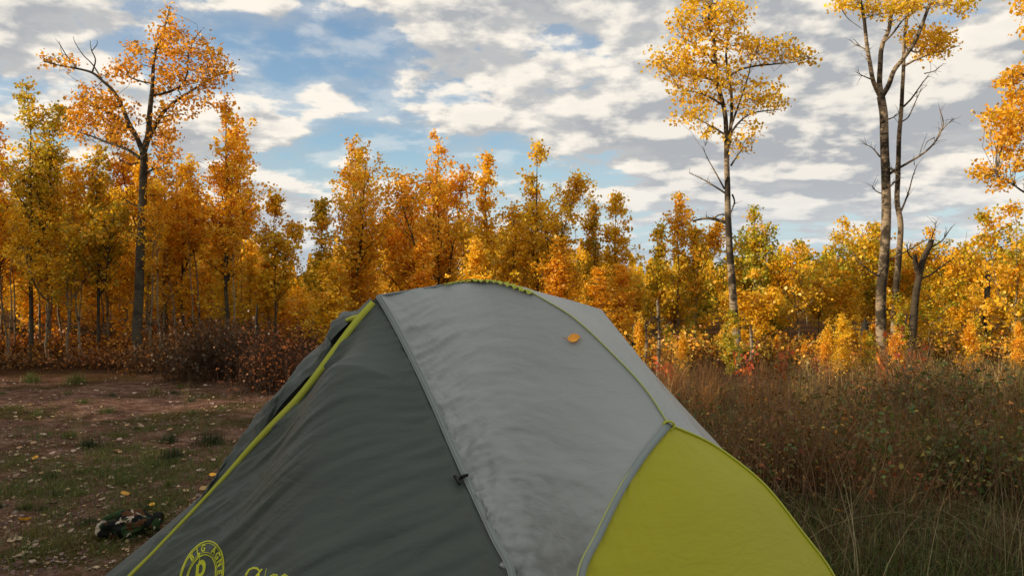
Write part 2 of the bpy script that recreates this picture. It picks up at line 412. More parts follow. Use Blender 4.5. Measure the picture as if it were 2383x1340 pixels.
tent = empty('camping_tent', (0, 1.95, 0), 'grey dome tent with lime trim and yellow end wall, pitched on the dirt clearing', 'tent')
TL = Vector(tent.location)
rip = lambda a, b, c_=0.0: noise.fractal(Vector((a, b, c_)), 0.9, 2.0, 3)
def panel(name, G, mat, disp=None, c=None):
    G = np.array(G)
    if disp is not None:
        N = normals(G); nv, nu = G.shape[:2]; D = np.zeros((nv, nu))
        for j in range(nv):
            for i in range(nu): D[j, i] = disp(i / (nu - 1), j / (nv - 1), G[j, i])
        G = G + N * D[..., None]
    mb = MB(); sheet(mb, G, c)
    o = mb.build(name, mat, tent, smooth=True, local=TL)
    return o, G
def fade(u, v, e=0.04): return min(1, u / e) * min(1, (1 - u) / e) * min(1, v / e)
# main fly panel
def d_fly(u, v, p):
    edge = min(u, 1 - u)
    L = math.exp(-(u / 0.30) ** 1.4); Rr = math.exp(-(1 - u) / 0.16)
    t = p[2] * 1.0 + 0.0
    wl = (rip(u * 3.0, v * 30 + u * 5.0, 1) * 0.0065 + rip(u * 4.0, v * 66 + u * 9.0, 5) * 0.0050) * L * min(1, v / .10)
    wm = rip(u * 2.2, v * 12 + u * 3.5, 7) * 0.0042 * min(1, v * 2.2)
    wr = rip(v * 3 + 3, (v * 26 - (1 - u) * 15), 3) * Rr * 0.0040 * min(1, max(0, v - 0.12) * 4)
    top = rip(u * 14 - v * 10, v * 2, 9) * math.exp(-v / 0.15) * 0.004 * math.exp(-u / 0.2)
    sag = -0.030 * math.sin(math.pi * min(1, max(0, u))) * math.sin(math.pi * min(1, v))
    return 3.0 * (wl + wm + wr + top) * min(1, edge / 0.035) + sag * 0.1
NU, NV = 220, 300
top = catmull([B1, at(960, 675, 2.24), at(1030, 663, 2.34)] + SPN, NU)
G = coons(top, catmull([S0, (S0 + P1) / 2, P1], NU), catmull(SEAM, NV), catmull(EDGE, NV))
fly, Gf = panel('fly_panel', relax(G), M['fly'], d_fly)
# dark vestibule door panel
def d_dark(u, v, p):
    a = p[0] * 0.86 + p[2] * 0.50; b = -p[0] * 0.50 + p[2] * 0.86
    k1 = rip(a * 2.0, b * 15, 21) * 0.0042 * (0.35 + 0.8 * v)
    k2 = rip(a * 4.0, b * 32, 4) * 0.0048 * (0.25 + 0.9 * math.exp(-u / 0.3) + 0.9 * v * v + 0.3 * math.exp(-(1 - u) / 0.15))
    k3 = rip(a * 1.2, b * 5.5, 14) * 0.010 * v
    el_ = rip(v * 40, u * 5, 2) * math.exp(-u / 0.08) * 0.002
    er_ = rip(v * 34, u * 5, 2) * math.exp(-(1 - u) / 0.10) * 0.0025
    sag = 0.15 * math.sin(math.pi * u ** 1.25) ** 2 * math.sin(math.pi * v ** 0.6) * min(1, v / 0.2) ** 1.5
    return 2.6 * (k1 + k2 + k3) * min(1, u / 0.05) * min(1, (1 - u) / 0.05) + (el_ + er_) * min(1, u / 0.01) * min(1, (1 - u) / .01) + sag
dl = catmull(DOOR, NV); dr = catmull([B1 + Vector((0.002, 0.002, -0.012))] + SEAM[1:], NV)
tp = catmull([Vector(dl[0]), (Vector(dl[0]) + Vector(dr[0])) / 2, Vector(dr[0])], 200)
G = coons(tp, catmull([V0, (V0 + S0) / 2 + Vector((-0.1, -0.16, 0)), S0], 200), dl, dr)
G[:, :, 1] += 0.003
door, Gd = panel('vestibule_door', relax(G), M['fly_dark'], d_dark)
# yellow end wall
def d_yel(u, v, p):
    w1 = rip(v * 4, v * 18 - u * 18, 5) * 0.010 * math.exp(-u / 0.10) * max(0, math.sin(math.pi * min(1, v * 1.6)))
    return -0.035 * math.sin(math.pi * u) * math.sin(math.pi * min(1, v * 1.1)) * 1.0 + w1 * min(1, u / .02) + 0.002 * rip(u * 3, v * 3, 2) * fade(u, v, .1)
e1 = catmull(EDGE, 180); e2 = catmull(FEDGE, 180)
tp = np.linspace(e1[0], e2[0], 140)
G = coons(tp, np.linspace(e1[-1], e2[-1], 140), e1, e2)
bul = np.sin(np.linspace(0, math.pi, 140))[None, :] * np.sin(np.linspace(0, math.pi, 180) * 0.9)[:, None]
nE = np.array([0.40, -0.85, 0.2])
G = G + bul[..., None] * nE * 0.10
yel, Gy = panel('end_wall', G, M['fly_yellow'], d_yel)
# far side of the fly: spine to the far brow tip and down the far side
FS = [B2, at(1470, 808, 2.52), at(1560, 922, 2.14), at(1650, 1030, 1.81)]
brow2 = catmull([C0, at(1180, 659, 2.52), at(1250, 678, 2.60), at(1330, 699, 2.68), B2], 90)
G = coons(catmull(SPN, 120), catmull(FS, 120), brow2, catmull([H, at(1600, 1006, 1.78), at(1650, 1030, 1.80)], 90))
G[:, :, 2] -= 0.0
panel('far_fly_panel', G, M['fly'], lambda u, v, p: -0.012 * math.sin(math.pi * u) * math.sin(math.pi * v) + 0.002 * rip(u * 6, v * 10, 3) * fade(u, v))
# hidden back: far vestibule and rear end
G = coons(catmull(FS, 40), catmull([V2, Vector((1.1, 2.5, 0.02)), P2], 40), catmull([B2, (B2 + V2) / 2 + Vector((0, 0, 0.02)), V2], 40), catmull([FS[-1], Vector((0.72, 1.76, 0.55)), P2], 40))
panel('far_side_wall', G, M['fly'])
rsp = catmull([C0, Vector((-0.30, 2.77, 1.10)), RH], 40)
G = coons(catmull([B1, at(960, 675, 2.24), at(1030, 663, 2.34), C0], 40), rsp[::1] if False else catmull([Vector((-0.62, 2.62, 0.98)), Vector((-0.5, 2.8, 1.02)), RH], 40), catmull([B1, Vector((-0.50, 2.38, 1.10)), Vector((-0.62, 2.62, 0.98))], 40), rsp)
panel('rear_fly_panel', G, M['fly'])
G = coons(brow2[::2], catmull([RH, Vector((-0.1, 3.2, 0.8)), V2], 45), rsp, catmull([B2, (B2 + V2) / 2, V2], 40))
panel('rear_fly_panel', G, M['fly'])
G = coons(catmull([RH, (RH + R2) / 2 + Vector((0, .05, .1)), R2], 30), catmull([Vector((-0.62, 2.62, 0.98)), Vector((-0.95, 2.95, 0.4)), R1], 30), np.linspace(RH, Vector((-0.62, 2.62, 0.98)), 30), np.linspace(R2, R1, 30))
panel('rear_end_wall', G, M['fly_yellow'])
# inner tent strip, painted near-black as the shade behind the half open door
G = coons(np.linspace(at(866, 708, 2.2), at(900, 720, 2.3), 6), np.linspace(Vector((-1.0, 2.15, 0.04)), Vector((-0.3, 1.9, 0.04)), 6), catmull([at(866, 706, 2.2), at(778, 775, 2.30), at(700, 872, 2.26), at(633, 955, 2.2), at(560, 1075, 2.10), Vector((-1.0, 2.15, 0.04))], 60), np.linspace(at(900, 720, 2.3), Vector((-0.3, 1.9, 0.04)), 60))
panel('inner_tent', G, M['inner_shade'])
# other half of the vestibule door, slack, behind the zip
K = [(866, 699), (829, 724), (797, 725), (785, 743), (773, 762), (759, 781), (752, 796), (737, 808), (709, 832), (695, 850), (685, 866), (665, 890), (644, 915), (620, 945), (603, 970), (579, 1001), (558, 1035), (541, 1069), (524, 1103)]
I = [(868, 703), (845, 735), (822, 742), (805, 757), (788, 772), (772, 790), (762, 803), (775, 812), (760, 835), (738, 862), (712, 880), (700, 893), (672, 922), (650, 948), (632, 977), (622, 992), (590, 1030), (560, 1064), (530, 1101)]
n_ = len(K)
ko = [at(*K[i], 2.34 - 0.26 * i / (n_ - 1) + 0.05 * math.sin(i)) for i in range(n_)]
ki = [at(*I[i], 2.17 - 0.17 * i / (n_ - 1)) for i in range(n_)]
ko.append(Vector((-1.22, 1.78, 0.3))); ki.append(Vector((-1.05, 1.73, 0.31)))
ko.append(V0 + Vector((0.0, 0.06, 0))); ki.append(V0 + Vector((0.01, 0.01, 0)))
a_, b_ = catmull(ko, 200), catmull(ki, 200)
t_ = np.linspace(0, 1, 26)[None, :, None]
G = a_[:, None] * (1 - t_) + b_[:, None] * t_
bb = np.sin(np.linspace(0, math.pi, 26))[None, :]
G[:, :, 1] -= bb * 0.035; G[:, :, 2] += bb * 0.008
panel('vestibule_flap', G, M['fly_dark'], lambda u, v, p: (0.014 * rip(v * 16, u * 2, 31) + 0.006 * rip(v * 40 + u * 6, u * 3, 3)) * math.sin(math.pi * min(1, u)) )
# trims
def strip(name, pts, mat, w, thick=0.0016, n=160, lift=0.004, face=None, wob=0.0):
    P = catmull(pts, n); P = [Vector(p) for p in P]; mb = MB(); rows = []
    for i, p in enumerate(P):
        t = (P[min(i + 1, n - 1)] - P[max(i - 1, 0)]).normalized()
        out = (cam.location - p).normalized() if face is None else face
        s_ = t.cross(out).normalized(); o_ = s_.cross(t).normalized()
        ww = w(i / (n - 1)) if callable(w) else w
        q = p + o_ * (lift + wob * noise.noise(Vector((i * 0.21, 3, 0))))
        rows.append([q - s_ * ww / 2, q - s_ * ww / 2 + o_ * thick, q + s_ * ww / 2 + o_ * thick, q + s_ * ww / 2, q - s_ * ww / 2])
    sheet(mb, np.array([[tuple(a) for a in r] for r in rows]))
    return mb.build(name, mat, tent, local=TL)
strip('door_trim', DOOR, M['trim'], lambda t: 0.017 - 0.009 * min(1, max(0, (t - 0.22) * 6)) + 0.005 * min(1, max(0, (t - 0.5) * 4)), lift=0.002, wob=0.0)
strip('seam_tape', SEAM, M['seam'], 0.0135, lift=0.0035)
mbs = MB(); sm = [Vector(p) for p in catmull(SEAM, 200)]
for off in (-0.0065, 0.0065):
    pp = []
    for i, p in enumerate(sm):
        t = (sm[min(i + 1, 199)] - sm[max(i - 1, 0)]).normalized(); out = (cam.location - p).normalized()
        pp.append(p + t.cross(out).normalized() * off + out * 0.006)
    mbs.tube(pp, 0.0011, 5)
mbs.build('seam_piping', plain('pale_grey_thread', (0.34, 0.38, 0.36), 0.6), tent, smooth=True, local=TL)
mb1 = MB(); mb1.tube([Vector(p) + Vector((0, -0.002, 0.003)) for p in catmull(SPN[2:], 90)], 0.0022, 6); mb1.build('spine_piping', M['trim_soft'], tent, smooth=True, local=TL)
strip('pole_sleeve', EDGE, M['seam'], 0.016, lift=0.004)
ed = [Vector(p) for p in catmull(EDGE, 120)]
mb1 = MB(); mb1.tube([p + Vector((-0.0075, -0.006, 0.002)) for p in ed], 0.0022, 6); mb1.build('edge_piping', M['trim_soft'], tent, smooth=True, local=TL)
mb1 = MB(); mb1.tube([Vector(p) + Vector((0, -0.001, 0.002)) for p in catmull(FEDGE, 120)], 0.0028, 6); mb1.build('edge_piping', M['trim'], tent, smooth=True, local=TL)
# knot of webbing at the pole hub
mb1 = MB()
for q in range(3):
    mb1.tube([H + Vector((0.012 * math.cos(q + t), -0.006 - 0.004 * math.sin(2 * t), 0.009 * math.sin(t + q))) for t in np.linspace(0, 5.5, 16)], 0.0026, 6)
mb1.build('hub_webbing', M['trim'], tent, smooth=True, local=TL)
# ruffled lime pole sleeve on the crown of the tent
RS = [at(1035, 664, 2.33), at(1060, 659, 2.38), C0] + SPN[1:3]
rs = [Vector(p) for p in catmull(RS, 150)]
mb1 = MB()
for side in (-1, 1):
    rows = []
    for i, p in enumerate(rs):
        t = i / 149; wv = (math.sin(i * 0.55 + side + 1.8 * noise.noise(Vector((i * 0.13, side, 0)))) * 0.6 + noise.noise(Vector((i * 0.5, side, 7))) * 1.2) * 0.0055 * (0.15 + 0.85 * min(1, max(0, (t - .15) * 5)))
        a = p + Vector((0, -0.001, 0.002)); o_ = Vector((0.004 * side, 0.004 * side, 0.004 + wv))
        rows.append([a, a + o_ * 0.7 + Vector((0.004 * math.sin(i * .9), 0, 0)), a + o_ + Vector((side * 0.005, side * 0.004, -0.003))])
    sheet(mb1, np.array([[tuple(q) for q in r] for r in rows]))
mb1.tube([p + Vector((0, 0, 0.003 + 0.002 * noise.noise(Vector((i * .4, 0, 0))))) for i, p in enumerate(rs)], [0.0024 + 0.0012 * noise.noise(Vector((i * .6, 4, 0))) for i in range(150)], 6)
mb1.build('ruffled_pole_sleeve', M['trim'], tent, local=TL)
# brow pole edge line
mb1 = MB(); mb1.tube([Vector(p) for p in catmull([B1, at(960, 675, 2.24), at(1030, 663, 2.34)], 40)], 0.0024, 6); mb1.build('brow_piping', M['seam'], tent, smooth=True, local=TL)
# lime tab on the flap
mb1 = MB(); c_ = at(818, 742, 2.15)
mb1.tube([c_ + Vector((-0.016, 0, -0.004)), c_, c_ + Vector((0.020, 0.0, 0.006)), c_ + Vector((0.03, 0, 0.014))], [0.004, 0.0075, 0.0075, 0.004], 8, cap=True)
mb1.build('door_tab', M['trim'], tent, smooth=True, local=TL)
# ray test onto the door panel
nv, nu = Gd.shape[:2]
vv = [Vector(p) for p in Gd.reshape(-1, 3)]
ff = [(j * nu + i, (j + 1) * nu + i, (j + 1) * nu + i + 1, j * nu + i + 1) for j in range(nv - 1) for i in range(nu - 1)]
bvh_d = BVHTree.FromPolygons(vv, ff)
nv2, nu2 = Gf.shape[:2]
bvh_f = BVHTree.FromPolygons([Vector(p) for p in Gf.reshape(-1, 3)], [(j * nu2 + i, (j + 1) * nu2 + i, (j + 1) * nu2 + i + 1, j * nu2 + i + 1) for j in range(nv2 - 1) for i in range(nu2 - 1)])
def hit(bv, x, y, off=0.0015):
    d = (at(x, y, 2.0) - cam.location).normalized()
    loc, nor, _, _ = bv.ray_cast(cam.location, d)
    if loc is None: return at(x, y, 1.8), -d
    if nor.dot(d) > 0: nor = -nor
    return loc + nor * off, nor
# printed emblem lying on the door fabric
def emb(a, b): return (469 + 50 * a + 17 * b, 1345 - 86 * b)
mbl = MB()
def ribbon(pts2, wpx):
    """flat printed line through photo-space points, laid on the fabric"""
    rows = []
    for i, p in enumerate(pts2):
        q0 = pts2[max(i - 1, 0)]; q1 = pts2[min(i + 1, len(pts2) - 1)]
        dx, dy = q1[0] - q0[0], q1[1] - q0[1]; L = math.hypot(dx, dy) + 1e-6
        nx_, ny_ = -dy / L * wpx / 2, dx / L * wpx / 2
        rows.append([tuple(hit(bvh_d, p[0] + nx_, p[1] + ny_)[0]), tuple(hit(bvh_d, p[0] - nx_, p[1] - ny_)[0])])
    sheet(mbl, np.array(rows))
for rad, wp in ((1.0, 3.0), (0.94, 1.4), (0.70, 1.4), (0.64, 2.4)):
    ribbon([emb(rad * math.cos(t), rad * math.sin(t)) for t in np.linspace(0, 2 * math.pi, 90)], wp)
mbl.build('printed_ring', M['print'], tent, local=TL)
def letters(name, items):
    """items: text, centre (a,b), size, rotation, mapping"""
    vs, fs = [], []
    for txt, (ca, cb), size, rot, mapping, bold in items:
        cu = bpy.data.curves.new('t', 'FONT'); cu.body = txt; cu.align_x = 'CENTER'; cu.align_y = 'CENTER'; cu.size = 1.0; cu.offset = bold; cu.resolution_u = 4
        to = bpy.data.objects.new('t', cu); col.objects.link(to); bpy.context.view_layer.update()
        me = to.to_mesh(); base = len(vs); c_, s_ = math.cos(rot), math.sin(rot)
        bmt = bmesh.new(); bmt.from_mesh(me); bmesh.ops.triangulate(bmt, faces=bmt.faces[:]); bmesh.ops.subdivide_edges(bmt, edges=bmt.edges[:], cuts=1)
        bmt.verts.ensure_lookup_table()
        for v in bmt.verts:
            x, y = v.co.x * size, v.co.y * size
            a, b = ca + x * c_ - y * s_, cb + x * s_ + y * c_
            pxy = mapping(a, b); vs.append(hit(bvh_d, pxy[0], pxy[1])[0] - TL)
        for f in bmt.faces: fs.append([base + v.index for v in f.verts])
        bmt.free(); to.to_mesh_clear(); bpy.data.objects.remove(to); bpy.data.curves.remove(cu)
    me = bpy.data.meshes.new(name); me.from_pydata(vs, [], fs); me.materials.append(M['print'])
    o = bpy.data.objects.new(name, me); col.objects.link(o); o.parent = tent; return o
its = []
for ch, ang in zip('BIG AGNES', np.linspace(R(138), R(-6), 9)):
    if ch != ' ': its.append((ch, (0.82 * math.cos(ang), 0.82 * math.sin(ang)), 0.27, ang - R(90), emb, 0.035))
letters('printed_name', its)
letters('printed_monogram', [('b', (-0.13, 0.33), 0.95, R(10), emb, 0.025), ('a', (0.02, -0.14), 0.95, R(6), emb, 0.025)])
mbl = MB()
ribbon([(571, 1352), (574, 1336), (581, 1325), (591, 1321), (600, 1322), (604, 1327)], 4.5)
ribbon([(590, 1349), (600, 1337), (611, 1323)], 4.2); ribbon([(598, 1336), (606, 1337)], 3.2)
ribbon([(605, 1328), (602, 1340), (601, 1352)], 3.4)
ribbon([(616, 1345), (619, 1332), (621, 1321)], 1.1)
ribbon([(626, 1350), (630, 1340), (638, 1336), (647, 1338)], 4.2); ribbon([(652, 1350), (656, 1341), (664, 1336), (670, 1340), (668, 1352)], 4.0)
mbl.build('printed_script', M['print'], tent, local=TL)
# zip pull toggle on the door near the seam
mb1 = MB()
a0 = hit(bvh_d, 1090, 1104, 0.008)[0]; a1 = hit(bvh_d, 1072, 1117, 0.009)[0]; a2 = hit(bvh_d, 1064, 1121, 0.010)[0]
mb1.tube([a0, (a0 + a1) / 2 + Vector((0, -0.003, 0.002)), a1], [0.0035, 0.0048, 0.0045], 6, cap=True)
b0 = hit(bvh_d, 1056, 1112, 0.010)[0]; b1 = hit(bvh_d, 1070, 1133, 0.010)[0]
mb1.tube([a1, a2], 0.0035, 6); mb1.tube([b0, a2, b1], [0.0035, 0.0045, 0.0035], 8, cap=True)
mb1.build('door_toggle', M['black'], tent, smooth=True, local=TL)
# guyline pegs
for p in (V0, V2, P1, P2, R1, R2):
    mb1 = MB(); d = Vector((p.x, p.y - 1.95, 0)).normalized()
    mb1.tube([p + d * 0.02 + Vector((0, 0, -0.1)), p + d * 0.05 + Vector((0, 0, 0.02)), p + d * 0.035 + Vector((0, 0, 0.03))], 0.004, 6, cap=True)
    mb1.build('tent_peg', M['seam'], tent, local=TL)

# ------------------------------------------------------------------ fallen leaves, things on the ground
def leaf_mesh(name, colr, curl=0.3, seed=0, L=0.05):
    rg = random.Random(seed); mb = MB(); n = 7
    rows = []
    for i in range(n + 1):
        t = i / n; wd = L * 0.46 * math.sin(math.pi * min(1, t * 1.0)) ** 0.7 * (1.05 - 0.35 * t) if 0 < i < n else 0.0008
        x = L * (t - 0.5); z = curl * L * (4 * (t - 0.5) ** 2) * 0.35
        rows.append([(x, s * wd, z + abs(s) * wd * curl * 0.9 + rg.uniform(-.0008, .0008)) for s in (-1, -0.5, 0, 0.5, 1)])
    g_ = np.array(rows); g_[:, :, 2] += 0.003
    sheet(mb, g_, np.tile(np.array(colr), (g_.shape[0] * g_.shape[1], 1)) * (1 + 0.15 * np.random.default_rng(seed).normal(size=(g_.shape[0] * g_.shape[1], 1))))
    mb.tube([(-L * 0.5, 0, 0.004), (-L * 0.7, 0.004, 0.006), (-L * 0.95, 0.012, 0.004)], 0.0007, 4, np.array(colr) * 0.5)
    return mb
ORG = (0.62, 0.27, 0.02); YLW = (0.62, 0.44, 0.05); PAL = (0.42, 0.33, 0.22); GRY = (0.30, 0.25, 0.20)
leaf_tpl = []
def first_leaf(c, curl, s):
    o = leaf_mesh('fallen_leaf', c, curl, s).build('fallen_leaf', M['weed'], smooth=True); return o
# leaf lying on the fly
p, nrm = hit(bvh_f, 1338, 791, 0.001)
o = leaf_mesh('fallen_leaf', (0.60, 0.27, 0.025), 0.45, 3, 0.034).build('fallen_leaf', M['weed'], smooth=True)
zax = nrm; xax = (at(1350, 793, 2) - at(1324, 789, 2)); xax = (xax - zax * xax.dot(zax)).normalized(); yax = zax.cross(xax)
o.matrix_world = Matrix((xax, yax, zax)).transposed().to_4x4(); o.location = p
tag(o, 'curled orange leaf lying on the grey tent fly', 'leaf')
for (x, y, c, L, lab) in ((57, 1217, ORG, 0.062, 'round orange leaf lying left of the camouflage cloth bundle'),
                          (1950, 1196, ORG, 0.055, 'bright orange leaf on the grass right of the yellow tent wall'),
                          (497, 1112, (0.60, 0.30, 0.03), 0.055, 'orange leaf leaning beside the lime tent trim'),
                          (475, 1143, (0.48, 0.28, 0.12), 0.05, 'tan leaf lying just below the orange leaf near the tent trim'),
                          (290, 1156, (0.45, 0.22, 0.03), 0.055, 'dull orange leaf lying on grass above the camouflage bundle'),
                          (355, 1181, (0.65, 0.36, 0.04), 0.036, 'small golden leaf on top edge of camouflage bundle'),
                          (84, 1071, (0.55, 0.32, 0.05), 0.05, 'small orange leaf in the green patch at far left'),
                          (1990, 1265, (0.40, 0.36, 0.16), 0.05, 'pale yellow leaf in the grass right of the tent, nearest the yellow wall'),
                          (2190, 1330, (0.45, 0.24, 0.05), 0.07, 'large brownish orange leaf in grass at the bottom right')):
    o = leaf_mesh('fallen_leaf', c, 0.5, int(x), L).build('fallen_leaf', M['weed'], smooth=True)
    q = on_ground(x, y); o.location = q + Vector((0, 0, 0.012)); o.rotation_euler = (random.uniform(0.2, 0.6), random.uniform(-.3, .3), random.uniform(0, 6)); tag(o, lab, 'leaf')
tpl = [first_leaf(c, 0.2 + 0.12 * i, i + 20) for i, c in enumerate(((0.36, 0.27, 0.17), (0.24, 0.19, 0.14), (0.44, 0.33, 0.17), (0.36, 0.22, 0.12), YLW, (0.40, 0.30, 0.24)))]
placed = 0; tries = 0
while placed < 230 and tries < 5000:
    tries += 1
    x = random.uniform(0, 640); y = random.uniform(885, 1335)
    if x > 870 - (y - 700) * 0.89 - 20: continue
    if random.random() > 0.35 + 0.65 * (1 - (y - 885) / 450): continue
    i = random.choice((0, 0, 1, 1, 2, 3, 5, 0, 5)) if placed >= 6 else placed
    o = tpl[i] if placed < 6 else tpl[i].copy()
    if placed >= 6: col.objects.link(o)
    q = on_ground(x, y); o.location = q + Vector((0, 0, 0.006)); s = random.uniform(0.5, 1.0)
    o.scale = (s, s, s); o.rotation_euler = (random.uniform(-.35, .35), random.uniform(-.35, .35), random.uniform(0, 6.28))
    tag(o, 'small pale dry leaf scattered on the dirt clearing', 'leaf', 'dry leaves scattered over the clearing'); placed += 1
# camouflage cloth bundle
def camo():
    m, h = newmat('camouflage_cloth')
    tcn = h.n('ShaderNodeTexCoord'); P = tcn.outputs['Object']
    a = h.noise(P, 13, 2, 0.5, 0.6); b = h.noise(h.vmath('ADD', P, (5, 2, 1)), 15, 2, 0.5, 0.6); c = h.noise(h.vmath('ADD', P, (9, 7, 4)), 17, 2, 0.5, 0.5)
    base = h.mix(h.smooth(a, 0.50, 0.515), (0.010, 0.011, 0.010), (0.030, 0.060, 0.022))
    base = h.mix(h.smooth(b, 0.60, 0.61), base, (0.09, 0.040, 0.018))
    base = h.mix(h.smooth(c, 0.575, 0.585), base, (0.42, 0.36, 0.28))
    f = h.noise(P, 45, 4, 0.6)
    finish(h, principled(h, base, 0.9, bump(h, f, 0.6, 0.006), 0.15))
    return m
cm = camo()
q = on_ground(300, 1248)
bd = empty('cloth_bundle', q, 'crumpled camouflage patterned cloth bundle lying on the dirt left of the tent', 'cloth bundle')
bmx = bmesh.new(); bmesh.ops.create_icosphere(bmx, subdivisions=5, radius=1.0)
for v in bmx.verts:
    c0 = v.co.copy(); x = c0.x * 0.15
    taper = 0.060 - 0.010 * c0.x + 0.010 * math.sin(c0.x * 5 + 1)
    y, z = c0.y * taper * 1.15, c0.z * taper
    dn = 1 + 0.30 * noise.noise(Vector((c0.x * 3.0, c0.y * 2, c0.z * 2))) + 0.16 * noise.noise(Vector((c0.x * 8, c0.y * 5, c0.z * 5 + 3)))
    v.co = (x * (1 + 0.06 * noise.noise(c0 * 3)), y * dn, max(z * dn + 0.052 + 0.016 * (c0.x + 0.2), 0.0))
me = bpy.data.meshes.new('cloth'); bmx.to_mesh(me); bmx.free(); me.materials.append(cm)
for f in me.polygons: f.use_smooth = True
o = bpy.data.objects.new('cloth', me); col.objects.link(o); o.parent = bd; bd.rotation_euler = (0, 0, R(8))
mb1 = MB()
for (a, b, c, r_) in (((-0.14, -0.01, 0.05), (-0.05, -0.05, 0.075), (0.03, -0.055, 0.05), 0.018), ((0.02, -0.03, 0.085), (0.09, -0.04, 0.075), (0.13, -0.035, 0.045), 0.020), ((-0.12, 0.0, 0.085), (-0.04, 0.0, 0.11), (0.05, 0.01, 0.115), 0.016)):
    P_ = catmull([a, b, c], 16); mb1.tube(P_, [r_ * (0.5 + 0.6 * math.sin(math.pi * i / 15)) for i in range(16)], 10, cap=True)
mb1.build('cloth_fold', cm, bd, smooth=True)
mb1 = MB()   # upturned dark rim at the right end
rows = []
for i in range(25):
    t = 2 * math.pi * i / 24
    rows.append([(0.135 + 0.012 * k_ + 0.004 * math.sin(3 * t), 0.038 * r2 * math.cos(t), 0.068 + 0.042 * r2 * math.sin(t)) for k_, r2 in ((-1.5, 1.02), (0, 1.08), (1.2, 1.0), (1.4, 0.85), (0.2, 0.7), (-1.5, 0.6))])
sheet(mb1, np.array(rows)); mb1.build('rolled_rim', cm, bd, smooth=True)

# ------------------------------------------------------------------ grass and weeds
def blades(mb, base, n, hgt, spread, pal, rg, width=0.004, lean=0.35, seg=3):
    """n curved tapered blades around base points (array k x 3)"""
    k_ = len(base); b = base[rg.integers(0, k_, n)] + np.concatenate([rg.normal(size=(n, 2)) * spread, np.zeros((n, 1))], 1)
    h = hgt * rg.uniform(0.4, 1.15, n); az_ = rg.uniform(0, 2 * math.pi, n); ln = np.abs(rg.normal(size=n)) * lean
    d = np.stack([np.cos(az_), np.sin(az_), np.zeros(n)], 1); fa = rg.uniform(0, 2 * math.pi, n)
    s = np.stack([np.cos(fa), np.sin(fa), np.zeros(n)], 1) * (width * rg.uniform(0.6, 1.3, n))[:, None]
    V_ = np.empty((n, seg + 1, 2, 3), np.float32)
    for i in range(seg + 1):
        t = i / seg
        p = b + d * (h * ln * (t ** 1.8))[:, None] + np.array([0, 0, 1.0]) * (h * (t - 0.35 * np.minimum(ln, 1.2) * t * t))[:, None]
        wt = 0.5 * (1 - t ** 1.5) + 0.04
        V_[:, i, 0] = p - s * wt; V_[:, i, 1] = p + s * wt
    base_i = (np.arange(n) * (seg + 1) * 2)[:, None, None]
    f = np.array([[2 * i, 2 * i + 1, 2 * i + 3, 2 * i + 2] for i in range(seg)])[None] + base_i
    pal = np.asarray(pal, np.float32); c = pal[rg.integers(0, len(pal), n)] * (1 + 0.18 * rg.normal(size=(n, 1))).clip(0.5, 1.5)
    mb.add(V_.reshape(-1, 3), f.reshape(-1, 4), np.repeat(c, (seg + 1) * 2, axis=0))
GREEN = [(0.060, 0.100, 0.014), (0.080, 0.120, 0.020), (0.11, 0.125, 0.026), (0.15, 0.135, 0.035)]
DGREEN = [(0.022, 0.040, 0.010), (0.032, 0.050, 0.012), (0.045, 0.055, 0.015)]
STRAW = [(0.26, 0.19, 0.085), (0.20, 0.13, 0.055), (0.32, 0.24, 0.12), (0.14, 0.085, 0.035)]
BROWN = [(0.085, 0.045, 0.018), (0.12, 0.060, 0.022), (0.06, 0.03, 0.014), (0.10, 0.035, 0.018)]
def gpts(n, x0, x1, y0, y1, dens=None, rg=rng):
    out = []
    while len(out) < n:
        x, y = rg.uniform(x0, x1), rg.uniform(y0, y1)
        if dens and rg.random() > dens(x, y): continue
        out.append(tuple(on_ground(x, y)))
    return np.array(out)
def tent_left(y): return 870 - (y - 700) * 0.89
# short patchy grass on the clearing
mb = MB()
patches = [(300, 1085, 130, 25, 1.0), (60, 1085, 90, 22, .7), (500, 1060, 60, 25, .8), (190, 1060, 60, 20, .6), (280, 1110, 170, 20, .8), (120, 1170, 120, 35, .5), (430, 1110, 60, 25, .7),
           (380, 1160, 80, 30, .5), (230, 1250, 120, 40, .35), (60, 1270, 80, 40, .3), (100, 1010, 110, 14, .6), (330, 1060, 90, 22, .9), (420, 1000, 90, 18, .6), (40, 1140, 80, 25, .7), (330, 1200, 70, 22, .5), (180, 1130, 120, 20, .7), (60, 950, 60, 8, .5), (280, 1010, 80, 12, .35), (480, 985, 60, 18, .4)]
for (cx, cy, rx, ry, dn) in patches:
    n = int(30 * dn * rx * ry / 100) ; bp = []
    for _ in range(26):
        x, y = cx + rng.normal() * rx * .7, cy + rng.normal() * ry * .6
        if y < 880 or x > tent_left(y): continue
        bp.append(tuple(on_ground(x, min(y, 1500))))
    if bp: blades(mb, np.array(bp), int(n * 2.2), 0.045, 0.05, GREEN + [(0.13, 0.11, 0.04)], rng, 0.0034, 0.7)
bp = gpts(700, -100, 700, 890, 1340)
blades(mb, bp, 4200, 0.022, 0.02, [(0.12, 0.075, 0.03), (0.09, 0.085, 0.03), (0.16, 0.10, 0.05)], rng, 0.0025, 0.9, 2)
tag(mb.build('grass', M['grass']), 'short patchy green grass growing on the dirt left of the tent', 'grass', kind='stuff')
